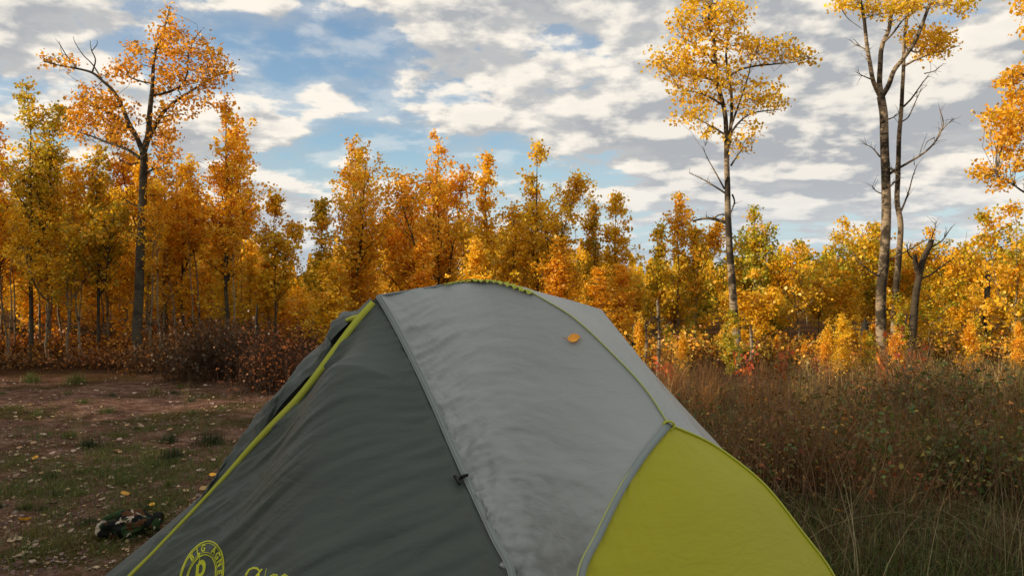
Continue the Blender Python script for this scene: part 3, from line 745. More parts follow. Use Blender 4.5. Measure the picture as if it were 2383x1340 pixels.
# loose grit and crumbs of leaves on the dirt
mb = MB(); n = 9000; rg = np.random.default_rng(77)
gp = gpts(3000, -300, 760, 878, 1500, None, rg); P_ = gp[rg.integers(0, 3000, n)] + np.concatenate([rg.normal(size=(n, 2)) * 0.06, np.zeros((n, 1))], 1)
sz = 0.0035 + 0.010 * rg.random(n) ** 4
cube = np.array([(-1, -1, -.2), (1, -1, -.2), (1, 1, -.2), (-1, 1, -.2), (-.6, -.6, 1), (.6, -.6, 1), (.6, .6, 1), (-.6, .6, 1)])
ang = rg.uniform(0, 6.28, n); ca, sa = np.cos(ang), np.sin(ang)
J = cube[None] * (1 + 0.3 * rg.normal(size=(n, 8, 3))); J[:, :, 2] *= 0.6
V_ = np.stack([J[:, :, 0] * ca[:, None] - J[:, :, 1] * sa[:, None], J[:, :, 0] * sa[:, None] + J[:, :, 1] * ca[:, None], J[:, :, 2]], 2) * sz[:, None, None] + P_[:, None]
F_ = (np.array([(0, 1, 5, 4), (1, 2, 6, 5), (2, 3, 7, 6), (3, 0, 4, 7), (4, 5, 6, 7)])[None] + (np.arange(n) * 8)[:, None, None]).reshape(-1, 4)
pc = np.array([(0.10, 0.06, 0.045), (0.17, 0.11, 0.09), (0.24, 0.18, 0.15), (0.07, 0.035, 0.025), (0.14, 0.07, 0.05)])[rg.integers(0, 5, n)]
mb.add(V_.reshape(-1, 3), F_, np.repeat(pc, 8, axis=0))
tag(mb.build('gravel', leaf_mat('grit', 0.0, 1.0, 0.0)), 'small stones and grit loose on the dirt clearing', 'gravel', kind='stuff')
mb = MB(); n = 5000
P_ = gp[rg.integers(0, 3000, n)] + np.concatenate([rg.normal(size=(n, 2)) * 0.08, np.full((n, 1), 0.006)], 1)
leaf_quads(mb, P_, 0.016, [(0.20, 0.12, 0.06), (0.12, 0.06, 0.03), (0.30, 0.20, 0.11), (0.38, 0.28, 0.17)], rg, 0.4, 1.2)
tag(mb.build('leaf_litter', M['weed']), 'crumbs of dry brown leaf scattered over the dirt clearing', 'leaf litter', kind='stuff')
# distinct tufts on the clearing
def tuft(x, y, hgt, n, pal, label, cat='grass tuft', spread=0.035, lean=0.45, width=0.0035, name='grass_tuft', group='grass tufts dotted over the clearing'):
    q = on_ground(x, y); mb = MB(); blades(mb, np.array([[0, 0, 0.0]]), n, hgt, spread, pal, rng, width, lean)
    o = mb.build(name, M['grass']); o.location = q; return tag(o, label, cat, group)
tuft(402, 1068, 0.10, 260, DGREEN, 'dark green grass tuft at the centre of the grassy patch, nearest of three')
tuft(395, 1030, 0.09, 220, DGREEN, 'dark green grass tuft behind the nearest dark tuft left of the tent')
tuft(492, 1035, 0.13, 300, DGREEN, 'tallest dark grass tuft, close against the left side of the tent', spread=0.05)
tuft(208, 1040, 0.08, 200, DGREEN, 'dark round grass tuft left of the middle of the clearing')
tuft(250, 960, 0.07, 180, GREEN, 'small green grass tuft alone on bare dirt behind the wheel rut')
tuft(163, 1018, 0.07, 130, GREEN, 'low green tuft at left beside the two tall dry stalks')
tuft(360, 915, 0.10, 120, STRAW + GREEN, 'straw coloured tuft near the back edge of the clearing')
tuft(75, 890, 0.14, 260, GREEN, 'green tuft at the foot of the woods, leftmost of the pair', spread=0.045)
tuft(176, 892, 0.15, 260, GREEN, 'green tuft at the foot of the woods, right one of the pair', spread=0.045)
tuft(280, 1018, 0.06, 120, GREEN, 'small green tuft between the round tuft and the grassy patch')
tuft(90, 1245, 0.06, 200, [(0.12, 0.12, 0.03), (0.16, 0.14, 0.04)], 'yellowish grass tuft below the orange leaf at lower left', spread=0.05)
tuft(155, 1270, 0.06, 200, [(0.14, 0.12, 0.035), (0.18, 0.13, 0.05)], 'yellowish grass tuft left of the camouflage bundle', spread=0.05)
for x, y, lab in ((190, 1035, 'pair of tall thin dry stalks rising left of the round tuft'), (470, 1010, 'wispy dry stalks standing behind the tall tuft by the tent'), (430, 960, 'wispy dry stalks in the middle of the bare dirt')):
    tuft(x, y, 0.34, 26, STRAW, lab, 'dry stalks', 0.015, 0.45, 0.0022, 'dry_stalks', 'wispy dry stalks on the clearing')
for i in range(34):
    x = random.uniform(-20, 600); y = random.uniform(900, 1300)
    if x > tent_left(y) - 15: continue
    tuft(x, y, random.uniform(0.03, 0.07), 90, random.choice((GREEN, DGREEN, GREEN + STRAW[:1])), 'small low grass tuft dotted over the dirt clearing', 'grass tuft', 0.022, 0.7, 0.003, 'grass_tuft', 'small low tufts dotted over the dirt')
# right-hand meadow edge: mixed grass as one mass
def tent_right(y): return 1560 + (y - 988) * 1.12 if y > 988 else 1480
mb = MB()
dens = lambda x, y: 1.0 if x > (tent_right(y) - 160) else 0.0
bp = gpts(2600, 1400, 2560, 900, 1560, dens)
blades(mb, bp, 42000, 0.11, 0.06, DGREEN + GREEN + GREEN + BROWN, rng, 0.0045, 0.75)
bp = gpts(900, 1400, 2560, 900, 1350, dens)
blades(mb, bp, 3600, 0.24, 0.05, STRAW + BROWN + BROWN, rng, 0.0030, 0.9, 4)
bp = gpts(150, 1500, 2500, 1050, 1500, dens)
blades(mb, bp, 170, 0.60, 0.05, [(0.26, 0.20, 0.09), (0.18, 0.15, 0.06), (0.32, 0.25, 0.13)], rng, 0.0026, 1.7, 6)
tag(mb.build('grass', M['grass']), 'dense dark mixed grass and straw right of the tent', 'grass', kind='stuff')
# leafy weeds, dry stalks, brambles: one of each kind, then copies
WEED_PAL = {'leafy_weed': [(0.060, 0.085, 0.018), (0.090, 0.105, 0.022), (0.12, 0.095, 0.020), (0.09, 0.050, 0.014)],
            'dry_weed': [(0.17, 0.080, 0.016), (0.22, 0.105, 0.020), (0.09, 0.042, 0.014), (0.15, 0.10, 0.03)],
            'bramble': [(0.07, 0.11, 0.022), (0.17, 0.045, 0.014), (0.11, 0.13, 0.028), (0.22, 0.080, 0.018)],
            'red_shrub': [(0.36, 0.060, 0.012), (0.28, 0.045, 0.015), (0.42, 0.12, 0.015), (0.20, 0.05, 0.02)]}
def make_weed(kind, seed):
    rg = np.random.default_rng(seed); ms = MB(); ml = MB(); pal = WEED_PAL[kind]
    ns = {'leafy_weed': 9, 'dry_weed': 22, 'bramble': 7, 'red_shrub': 5}[kind]
    for s in range(ns):
        az_ = rg.uniform(0, 6.28); ln = rg.uniform(0.05, 0.45) * (1.6 if kind == 'bramble' else 1); h = rg.uniform(0.35, 0.72) * (1.15 if kind != 'leafy_weed' else 1)
        b = Vector((rg.normal() * 0.12, rg.normal() * 0.12, 0)); d = Vector((math.cos(az_), math.sin(az_), 0))
        pts = [b + d * (ln * h * t * t) + Vector((0, 0, h * (t - (0.3 * t * t if kind == 'bramble' else 0.05 * t * t)))) for t in np.linspace(0, 1, 7)]
        ms.tube(pts, [0.0042 * (1 - 0.7 * t) for t in np.linspace(0, 1, 7)], 4, (0.21, 0.115, 0.055) if kind != 'leafy_weed' else (0.11, 0.095, 0.04))
        nl = {'leafy_weed': 20, 'dry_weed': 9, 'bramble': 16, 'red_shrub': 16}[kind]
        tt = rg.uniform(0.25 if kind != 'red_shrub' else .4, 1.0, nl)
        cen = []
        for t in tt:
            i = min(5, int(t * 6)); p = pts[i].lerp(pts[i + 1], t * 6 - i)
            r_ = rg.uniform(0.02, 0.07 if kind != 'bramble' else 0.10)
            cen.append(tuple(p + Vector((rg.normal() * r_, rg.normal() * r_, rg.normal() * 0.02))))
        leaf_quads(ml, np.array(cen), {'leafy_weed': 0.045, 'dry_weed': 0.028, 'bramble': 0.044, 'red_shrub': 0.075}[kind], pal, rg, 0.3, 0.35, 0.5 if kind != 'red_shrub' else 0.8)
    if kind != 'red_shrub':
        k9 = 2; leaf_quads(ml, np.stack([rg.normal(size=k9) * .2, rg.normal(size=k9) * .2, rg.uniform(.25, .6, k9)], 1), 0.036, [(0.38, 0.24, 0.03), (0.36, 0.15, 0.03), (0.30, 0.24, 0.06)], rg, 0.3)
    return ms, ml
WLAB = {'leafy_weed': ('dark green leafy weed in the undergrowth right of the tent', 'weed', 'leafy weeds in the undergrowth'),
        'dry_weed': ('brown withered weed stalks in the undergrowth', 'weed', 'withered weeds in the undergrowth'),
        'bramble': ('arching bramble with green and reddish leaves', 'bramble', 'brambles in the undergrowth')}
stem_m = leaf_mat('weed_stems', 0.0, 1.0, 0.2)
wtpl = {}
for k_ in WLAB:
    wtpl[k_] = []
    for s in range(3):
        ms, ml = make_weed(k_, 50 + s + 10 * len(k_)); wtpl[k_].append([ms, ml, None])
def put_weed(kind, p, s, label=None, group=True):
    t = random.choice(wtpl[kind]); lab, cat, grp = WLAB[kind]
    o = empty(kind, p, label or lab, cat, grp if group else None, random.uniform(0, 6.28), s)
    if t[2] is None:
        a = t[0].build('stems', stem_m, o); b = t[1].build('leaves', M['weed'], o); t[2] = (a, b)
    else:
        for c in t[2]:
            d = c.copy(); col.objects.link(d); d.parent = o
    return o
cnt = 0
while cnt < 250:
    x = random.uniform(1440, 2460); yb = random.uniform(0, 1) ** 1.5
    Yd = 4.3 + yb * 7.1
    p = at(x, 640, Yd)
    gy = 640 + CAM_H * FPX / Yd
    if x < tent_right(gy) - 60 and Yd < 5: continue
    if x < 1440 + 0: continue
    p.z = gz(p.x, p.y) - 0.02
    pn = noise.noise(Vector((p.x * 0.9, p.y * 0.9, 3)))
    kd = random.choices(('leafy_weed', 'dry_weed', 'bramble'), (2.6 + 7 * max(0, pn), 1.8 + 5 * max(0, -pn), 2.0) if x > 1800 else (0.5, 3.6, 0.9))[0]
    xx = 1191.5 + p.x / Yd * FPX; ylim = float(np.interp(xx, [1450, 1650, 1900, 2100, 2383], [880, 850, 815, 800, 815]))
    zt = CAM_H - (ylim - HORIZON) / FPX * Yd
    put_weed(kd, p, max(0.35, min(1.1, zt / 0.72)) * random.uniform(0.6, 1.05) * (0.8 if Yd < 5 else 1.0)); cnt += 1
# red-leaved maple saplings poking out of the brambles
for (x, y, Yd, s, lab) in ((1735, 812, 8.3, .7, 'bright red leafed maple sapling right of the slender pale trunk'), (1830, 825, 8.0, .8, 'red orange maple sapling standing in the brambles, widest of the red ones'),
                           (1908, 842, 7.6, .5, 'tiny red maple sapling right of the widest red sapling'), (2065, 780, 9.5, .9, 'orange red sapling at the foot of the twin aspens'),
                           (1560, 830, 9.0, .8, 'dull red sapling close behind the right edge of the tent'), (2060, 815, 8.5, .6, 'small orange sapling in front of the twin aspens'),
                           (2120, 800, 9.0, .75, 'rusty orange sapling right of the twin aspen bases'), (2215, 915, 6.6, .4, 'tiny red sapling low among the brambles at far right')):
    ms, ml = make_weed('red_shrub', int(x)); p = at(x, y, Yd); top_z = p.z; p.z = gz(p.x, p.y)
    sc_ = max(0.3, (top_z - p.z) / 0.62)
    o = empty('maple_sapling', p, lab, 'sapling', 'red leafed saplings', 0, (s * 0.7, s * 0.7, sc_)); ms.build('stems', stem_m, o); ml.build('leaves', M['weed'], o)
# pale tan grass clump
mb = MB(); blades(mb, np.array([[0, 0, 0.0]]), 330, 0.50, 0.17, [(0.28, 0.15, 0.05), (0.36, 0.21, 0.08), (0.20, 0.11, 0.04)], rng, 0.0028, 0.8, 5)
o = mb.build('dry_grass_clump', M['grass']); o.location = on_ground(2030, 1170); o.rotation_euler = (0, R(28), 0); tag(o, 'large tan grass clump leaning right in the undergrowth', 'grass clump')

# ------------------------------------------------------------------ trees
GOLD = [(0.90, 0.53, 0.022), (0.92, 0.58, 0.03), (0.88, 0.47, 0.018), (0.86, 0.60, 0.04)]
ORANGE = [(0.86, 0.45, 0.016), (0.80, 0.39, 0.013), (0.88, 0.50, 0.018), (0.68, 0.33, 0.012)]
YGREEN = [(0.55, 0.46, 0.028), (0.40, 0.40, 0.030), (0.68, 0.48, 0.025), (0.32, 0.34, 0.03)]
YELLOW = [(0.84, 0.50, 0.018), (0.80, 0.43, 0.016), (0.74, 0.48, 0.02), (0.86, 0.56, 0.03)]
def aspen(seed, h, Rr, start, nb, clump, per, pal, leaf=0.055, leaders=1, r0=None, sig=0.085, dead=3, pal2=None):
    rg = np.random.default_rng(seed); mt = MB(); ml = MB(); r0 = r0 or h * 0.0095
    axes = []
    for L in range(leaders):
        off = rg.normal(size=2) * (0.0 if L == 0 else Rr * 0.55); hh = h * (1 if L == 0 else rg.uniform(0.78, 0.97)); z0 = 0 if L == 0 else h * rg.uniform(0.25, 0.45)
        n = 12; pts = []
        for i in range(n):
            t = i / (n - 1); z = z0 + (hh - z0) * t
            wx = 0.05 * h * 0.16 * noise.noise(Vector((z * 0.9 / max(h, 1) * 5, seed + L * 7, 0))) * 2; wy = 0.05 * h * 0.16 * noise.noise(Vector((z * 0.9 / max(h, 1) * 5, seed, 9 + L))) * 2
            pts.append(Vector((wx + off[0] * (t ** 0.6), wy + off[1] * (t ** 0.6), z)))
        rr = r0 * (1 if L == 0 else 0.6)
        mt.tube(pts, [max(0.003, rr * (1 - 0.92 * (i / (n - 1)) ** 0.9)) * (1.25 if i == 0 and L == 0 else 1) for i in range(n)], 7)
        axes.append((pts, z0, hh))
    cen = []; ccs = []
    def on_axis(a, z):
        pts, z0, hh = a; t = (z - z0) / (hh - z0) * (len(pts) - 1); i = max(0, min(len(pts) - 2, int(t))); return pts[i].lerp(pts[i + 1], t - i)
    pal = np.array(pal, np.float32); p2 = np.array(pal2 if pal2 is not None else pal, np.float32)
    for b in range(nb):
        a = axes[rg.integers(0, len(axes))]; s0 = max(start * h, a[1] + 0.1)
        t = rg.random() ** 0.85; z = s0 + (a[2] - s0) * t
        prof = (min(1.0, t / 0.15 * 0.4 + 0.6)) * (1 - t) ** 0.85 + 0.06
        L = Rr * prof * rg.uniform(0.6, 1.45) * (1 if len(axes) == 1 else 0.8); az_ = rg.uniform(0, 6.283); el_ = R(rg.uniform(30, 68))
        d = Vector((math.cos(az_) * math.cos(el_), math.sin(az_) * math.cos(el_), math.sin(el_)))
        p0 = on_axis(a, z); pts = []
        for q in range(5):
            u = q / 4; pts.append(p0 + d * (L * u) + Vector((0, 0, 0.16 * L * u * u)) + Vector((rg.normal(), rg.normal(), rg.normal())) * 0.02 * L * q)
        mt.tube(pts, [max(0.0018, r0 * 0.34 * (1 - t * 0.7) * (1 - 0.85 * q / 4)) for q in range(5)], 4)
        kc = max(2, int(clump * (0.4 + prof)))
        warm = pal if rg.random() < 0.75 else p2
        for c in range(kc):
            u = rg.uniform(0.25, 1.05); i = min(3, int(u * 4)); pc = pts[i].lerp(pts[i + 1], u * 4 - i)
            so = Vector((rg.normal(), rg.normal(), rg.normal() * 0.9)) * (0.12 * L + 0.02)
            pe = pc + so
            if rg.random() < 0.6: mt.tube([pc, pc + so * 0.55 + Vector((0, 0, 0.02)), pe], [0.0028, 0.002, 0.0012], 3)
            n = max(3, int(per * rg.uniform(0.5, 1.5)))
            cen.append(np.array(pe) + rg.normal(size=(n, 3)) * sig * np.array([1, 1, 0.85])); ccs.append(warm[rg.integers(0, len(warm), n)] * rg.uniform(0.82, 1.15))
    for b in range(dead):
        z = rg.uniform(0.08, max(start, .15)) * h; p0 = on_axis(axes[0], z); az_ = rg.uniform(0, 6.283); L = rg.uniform(0.15, 0.45) * Rr
        d = Vector((math.cos(az_), math.sin(az_), rg.uniform(-0.1, 0.6)))
        mt.tube([p0, p0 + d * L * .6, p0 + d * L + Vector((0, 0, 0.1 * L))], [0.008, 0.005, 0.002], 4)
    leaf_quads(ml, np.concatenate(cen), leaf, np.concatenate(ccs), rg, 0.25)
    return mt, ml
tree_made = {}
def place(key, p, s, label, cat, group, bark='bark_thin', rz=None, name='aspen_tree'):
    if key[0] == 'b': name = 'aspen_sapling'
    o = empty(name, p, label, cat, group, random.uniform(0, 6.28) if rz is None else rz, s)
    if key not in tree_made or len(tree_made[key]) == 3 and tree_made[key][2] is None:
        mt, ml = tree_made[key][:2]; a = mt.build('trunk', M[bark], o, smooth=True); b = ml.build('crown', M['leaf'], o); tree_made[key] = (mt, ml, (a, b))
    else:
        for c in tree_made[key][2]:
            d = c.copy(); col.objects.link(d); d.parent = o
    return o
# named trees of the tree line: x, top y, depth, half width px, start, palette, label
line = [
 (72, 195, 12.0, 95, .34, 'G', 1, 'tall greenish gold aspen at the far left, highest of the left woods'),
 (-10, 290, 12.6, 95, .36, 'O', 1, 'orange brown aspen cut by the left edge of the photo'),
 (228, 345, 12.0, 85, .40, 'G', 1, 'round topped olive gold aspen left of the big forked tree'),
 (385, 275, 13.2, 75, .30, 'O', 2, 'orange aspen whose top shows right behind the big forked trunk'),
 (425, 370, 12.2, 70, .34, 'O', 1, 'shorter orange aspen just right of the big forked trunk'),
 (528, 222, 11.6, 88, .26, 'D', 2, 'tall slender golden aspen with open lobed crown, between forked tree and gap of sky'),
 (640, 455, 12.0, 58, .28, 'D', 1, 'small golden aspen left of the gap of sky'),
 (748, 460, 13.0, 45, .22, 'G', 1, 'thin olive sapling leaning at the left side of the first broad aspen'),
 (822, 328, 12.6, 95, .16, 'D', 2, 'broad twin tipped golden aspen right of the gap of sky'),
 (945, 425, 13.6, 70, .15, 'D', 1, 'low golden aspen between the two broad aspens'),
 (1020, 318, 12.8, 105, .18, 'D', 4, 'broadest golden aspen with many tips above the tent peak'),
 (1132, 365, 13.4, 48, .35, 'D', 1, 'thin open crowned golden aspen right of the broadest aspen'),
 (1250, 338, 12.8, 95, .20, 'D', 2, 'pointed golden aspen with a dark straight trunk right of tent peak'),
 (1195, 470, 12.2, 65, .20, 'O', 1, 'short orange aspen in front of the pointed one'),
 (1382, 468, 13.2, 38, .30, 'G', 1, 'narrow olive tipped aspen, left one of the slim pair above the tent slope'),
 (1432, 450, 12.9, 48, .28, 'D', 1, 'narrow golden aspen, right one of the slim pair above the tent slope'),
 (1578, 456, 12.8, 58, .30, 'D', 1, 'slim golden aspen with a small pointed top left of the slender pale trunk'),
 (1535, 535, 12.4, 42, .20, 'G', 1, 'short olive aspen left of the slim pointed one'),
 (1620, 540, 12.5, 46, .20, 'G', 1, 'short brownish aspen right of the slim pointed one'),
 (1755, 492, 12.5, 78, .10, 'Y', 2, 'bushy yellow green aspen right behind the slender pale trunk'),
 (1860, 570, 12.5, 70, .08, 'L', 2, 'low bright yellow sapling right of the bushy yellow green one'),
 (1960, 515, 13.0, 80, .08, 'L', 3, 'bright yellow aspen with several tips left of the twin aspens'),
 (2035, 510, 13.4, 50, .10, 'L', 1, 'yellow sapling whose top shows directly behind the twin aspens'),
 (2165, 535, 13.0, 60, .10, 'L', 2, 'yellow sapling behind the broken snag'),
 (2245, 540, 13.0, 60, .08, 'L', 2, 'pale gold sapling right of the broken snag'),
 (2365, 485, 10.5, 90, .06, 'L', 2, 'bright orange yellow bushy sapling at the right edge of the photo'),
]
PALS = {'G': ([(0.66, 0.44, 0.020), (0.52, 0.38, 0.022), (0.76, 0.45, 0.018), (0.42, 0.35, 0.02)], GOLD), 'O': (ORANGE, GOLD), 'D': (GOLD, ORANGE), 'Y': (YGREEN, YELLOW), 'L': (YELLOW, YGREEN)}
for i, (x, ty, Yd, hw, st, pk, ld, lab) in enumerate(line):
    p = at(x, 640, Yd); p.z = gz(p.x, p.y) - 0.03; ld += (1 if hw > 55 else 0); st *= 0.8
    h = at(x, ty, Yd).z - p.z; Rr = hw * Yd / FPX * (1.5 if hw > 56 else 1.2)
    a, b = PALS[pk]; vol = Rr * Rr * h * (1 - st)
    nb = int(32 + 24 * vol); 
    mt, ml = aspen(900 + i * 3, h, Rr, st, nb, 7, 13, a, 0.047, ld, 0.0125 * h * 0.75, 0.046, 8, b)
    o = empty('aspen_tree', p, lab, 'tree', 'golden aspens of the tree line', 0)
    mt.build('trunk', M['bark_grey'] if x < 1500 else M['bark_thin'], o, smooth=True); ml.build('crown', M['leaf'], o)
# background young aspens, copies of a few
keys_t, keys_b = [], []
for s in range(5):
    k_ = ('t', s); tree_made[k_] = (*aspen(200 + s, 5.0, 0.80, 0.30, 80, 6, 10, [ORANGE, GOLD, ORANGE, PALS['G'][0], GOLD][s], 0.06, 1 + s % 2, 0.035, 0.052, 6, GOLD), None); keys_t.append(k_)
for s in range(6):
    k_ = ('b', s); tree_made[k_] = (*aspen(300 + s, 2.6, 0.62, 0.08, 66, 6, 10, [GOLD, YELLOW, YELLOW, YGREEN, ORANGE, YELLOW][s], 0.058, 1 + s % 3, 0.018, 0.05, 2, [ORANGE, GOLD, YGREEN, YELLOW, GOLD, GOLD][s]), None); keys_b.append(k_)
sk_x = [-200, 0, 150, 300, 450, 560, 640, 700, 750, 860, 1000, 1150, 1300, 1400, 1460, 1560, 1680, 1800, 1900, 2000, 2100, 2200, 2300, 2383, 2600]
sk_y = [400, 440, 450, 430, 470, 560, 590, 625, 580, 530, 500, 520, 545, 590, 610, 590, 600, 590, 585, 575, 575, 600, 600, 560, 540]
skyl = lambda x: float(np.interp(x, sk_x, sk_y))
tot = 0
for row, Yd0 in enumerate((11.6, 12.9, 14.2, 15.8, 17.6, 20, 23, 27)):
    stepm = (0.95, 0.9, 0.95, 1.1, 1.3, 1.6, 2.0, 2.6)[row]
    xm = -0.70 * Yd0
    while xm < 0.70 * Yd0:
        Yd = Yd0 + random.uniform(-0.5, 0.5) * (1 + row * 0.15); xw = xm + random.uniform(-0.35, 0.35) * stepm; xm += stepm
        x = 1191.5 + xw / Yd * FPX
        left = x < 640
        if 540 < x < 700 and row < 1: continue
        if x > 1450 and row == 0 and random.random() < 0.35: continue
        base = gz(xw, Yd)
        ty = skyl(x) + random.uniform(0, 60 if row < 4 else 25)
        h = CAM_H + (HORIZON - ty) / FPX * Yd - base
        if h < 0.7: h = 0.7
        if left:
            key = random.choice(keys_t); s = h / 5.0
            for _q in range(2 if row > 2 else (1 if random.random() < 0.3 else 0)):
                s2 = random.uniform(0.55, 0.95); place(random.choice((keys_b[0], keys_b[4])), (xw + random.uniform(-.5, .5), Yd + random.uniform(0.2, 1.2), base - 0.03), (s2 * 1.2, s2 * 1.2, s2), 'low orange bushy aspen sapling between the trunks of the left woods', 'tree', 'bushy saplings under the left woods')
            place(key, (xw, Yd, base - 0.03), (max(s, .6) * 1.08, max(s, .6) * 1.08, s), 'slim orange leaved young aspen crowded into the left woods', 'tree', 'young aspens crowded in the left woods')
        else:
            mid = x < 1480
            key = random.choice([keys_b[0], keys_b[4], keys_b[4], keys_b[0], keys_t[0], keys_t[2]]) if mid else random.choice(keys_b[1:4] + [keys_b[5], keys_b[1]])
            hb = 5.0 if key[0] == 't' else 2.6; s = h / hb; sx = max(s, 0.75) if key[0] == 'b' else max(s, 0.6)
            if mid: place(key, (xw, Yd, base - 0.03), (sx * 1.1, sx * 1.1, s), 'orange brown young aspen filling the woods behind the tent', 'tree', 'young aspens filling the woods behind the tent')
            else: place(key, (xw, Yd, base - 0.03), (sx, sx, s), 'bright yellow aspen sapling in the sunlit thicket on the right', 'tree', 'yellow saplings of the right thicket')
        tot += 1
print('background trees', tot)
k_ = ('p', 0); tree_made[k_] = (*aspen(777, 5.0, 0.6, 0.52, 34, 6, 13, GOLD, 0.055, 1, 0.030, 0.06, 14, ORANGE), None)
k_ = ('p', 1); tree_made[k_] = (*aspen(778, 5.0, 0.5, 0.60, 28, 6, 13, ORANGE, 0.055, 1, 0.026, 0.06, 18, GOLD), None)
for i in range(24):
    x = -60 + i * 27 + random.uniform(-30, 30); Yd = random.uniform(10.9, 13.6); p = at(x, 640, Yd)
    p.z = gz(p.x, p.y) - 0.03; s = random.uniform(0.46, 0.62)
    pt = place(('p', i % 2), p, (s * 1.15, s * 1.15, s), 'thin pale trunked aspen with a high small crown at the edge of the left woods', 'tree', 'thin pale trunks at the edge of the left woods', 'bark_stem')
    pt.rotation_euler.x, pt.rotation_euler.y = random.uniform(-.09, .09), random.uniform(-.09, .09)
# trees standing left of the frame: they keep the clearing and the tent in shade
for i in range(94):
    Yd = random.uniform(-9, 17); xw = -0.66 * max(Yd, 3) - random.uniform(2.5, 8.0) - 3.5
    s = random.uniform(0.92, 1.10) if i < 64 else random.uniform(1.2, 1.4)
    if i > 63: xw, Yd = random.uniform(-14.5, -8.5), random.uniform(-4.0, 2.0)
    place(random.choice(keys_t), (xw, Yd, gz(xw, Yd) - 0.03), (s * 1.6, s * 1.6, s), 'young aspen standing beyond the left edge of the clearing', 'tree', 'aspens beyond the left edge of the clearing')

# far-off wood behind everything
mb = MB(); rg = np.random.default_rng(5); n = 170000
Yv = rg.uniform(28, 44, n); xv = rg.uniform(-1.5, 1.5, n) * Yv; pxv = 1191.5 + xv / Yv * FPX
topz = CAM_H + (HORIZON - np.interp(pxv, sk_x, sk_y) - 12 - 18 * np.sin(pxv * 0.11) - 12 * np.sin(pxv * 0.31 + 1)) / FPX * Yv
zv = rg.uniform(0, 1, n) ** 1.25 * (topz + 0.2) - 0.2
cc = np.where(pxv[:, None] < 1480, np.array(ORANGE)[rg.integers(0, 4, n)], np.array(YELLOW)[rg.integers(0, 4, n)])
leaf_quads(mb, np.stack([xv, Yv, zv], 1), 0.16, cc, rg, 0.3)
tag(mb.build('distant_wood', M['leaf']), 'far off mass of orange and yellow aspens behind the young trees', 'woods', kind='stuff')

# understory of the left woods and the dark bush
def brush(x0, x1, ydepth, n, hgt, seed, label, cat, name, tw=0.004, pal=None, leaves=0, nleaf=0.035, group=None):
    rg = np.random.default_rng(seed); mt = MB(); ml = MB(); cx = (x0 + x1) / 2; c = at(cx, 640, ydepth); c.z = gz(c.x, c.y)
    half = (x1 - x0) / 2 * ydepth / FPX; cen = []
    for i in range(n):
        b = Vector((rg.uniform(-half, half) * 0.8, rg.normal() * 0.25, 0)); az_ = rg.uniform(0, 6.28); ln = rg.uniform(0.1, 0.9); h = hgt * rg.uniform(0.45, 1.1) * (1 - 0.5 * abs(b.x / half) ** 2)
        d = Vector((math.cos(az_), math.sin(az_), 0)); pts = [b + d * ln * h * t ** 1.5 + Vector((0, 0, h * t * (1 - .2 * ln * t))) for t in np.linspace(0, 1, 5)]
        pts = [p + Vector((rg.normal(), rg.normal(), rg.normal())) * 0.02 for p in pts]
        mt.tube(pts, [tw * (1 - 0.7 * t) for t in np.linspace(0, 1, 5)], 3)
        for q in range(3):
            j = rg.integers(1, 4); e = pts[j] + Vector((rg.normal(), rg.normal(), abs(rg.normal()))) * 0.13 * hgt
            mt.tube([pts[j], (pts[j] + e) / 2 + Vector((0, 0, .01)), e], [tw * .5, tw * .4, tw * .2], 3); cen.append(tuple(e))
    o = empty(name, c, label, cat, group); mt.build('twigs', M['twig'], o)
    if leaves:
        ce = np.array(cen)[rg.integers(0, len(cen), leaves)] + rg.normal(size=(leaves, 3)) * 0.07
        leaf_quads(ml, ce, nleaf, pal, rg); ml.build('leaves', M['weed'], o)
    return o
DK = [(0.045, 0.020, 0.007), (0.08, 0.032, 0.009), (0.055, 0.034, 0.012)]
brush(380, 640, 9.4, 420, 0.78, 1, 'large dark brown twiggy bush at the edge of the left woods', 'bush', 'twiggy_bush', 0.004, DK, 3000, 0.035)
brush(560, 760, 8.6, 300, 0.75, 2, 'reddish brown bare brush right beside the left side of the tent', 'bush', 'twiggy_bush', 0.0035, [(0.16, 0.05, 0.014), (0.22, 0.075, 0.02)], 1300, 0.03)
brush(300, 460, 10.2, 260, 0.40, 3, 'low reddish brush at the foot of the big forked tree', 'bush', 'twiggy_bush', 0.0035, [(0.20, 0.075, 0.014), (0.12, 0.045, 0.012)], 1500, 0.035)
brush(120, 310, 10.8, 120, 0.22, 4, 'low brown brush left of the big forked tree base', 'bush', 'twiggy_bush', 0.0035, [(0.20, 0.075, 0.014), (0.12, 0.045, 0.012)], 1300, 0.035)
brush(-60, 130, 10.9, 110, 0.20, 5, 'low brown brush under the woods at the far left', 'bush', 'twiggy_bush', 0.0035, [(0.20, 0.075, 0.014), (0.12, 0.045, 0.012)], 1300, 0.035)
for i in range(16):
    x = -150 + i * 62; Yd = random.uniform(11.6, 14.5)
    brush(x - 90, x + 110, Yd, 110, random.uniform(0.2, 0.35) if x < 330 else random.uniform(0.4, 0.65), 30 + i, 'brown leafless brush filling the gaps between the young aspens', 'bush', 'twiggy_bush', 0.0035, [(0.28, 0.10, 0.012), (0.16, 0.055, 0.010), (0.45, 0.19, 0.015)], 700, 0.045, 'brown brush among the aspens')
for i in range(26):
    x = random.uniform(1440, 2440); Yd = random.uniform(8.6, 12.0); p = at(x, 640, Yd); p.z = gz(p.x, p.y) - 0.02
    zt = CAM_H - (random.uniform(720, 800) - HORIZON) / FPX * Yd; s = max(0.16, zt / 2.6)
    place(random.choice([keys_b[0], keys_b[4], keys_b[4], keys_b[3], keys_b[5]]), p, (s * 1.1, s * 1.1, s), 'knee high yellow aspen sapling at the front of the right thicket', 'tree', 'small yellow saplings at the front of the right thicket')
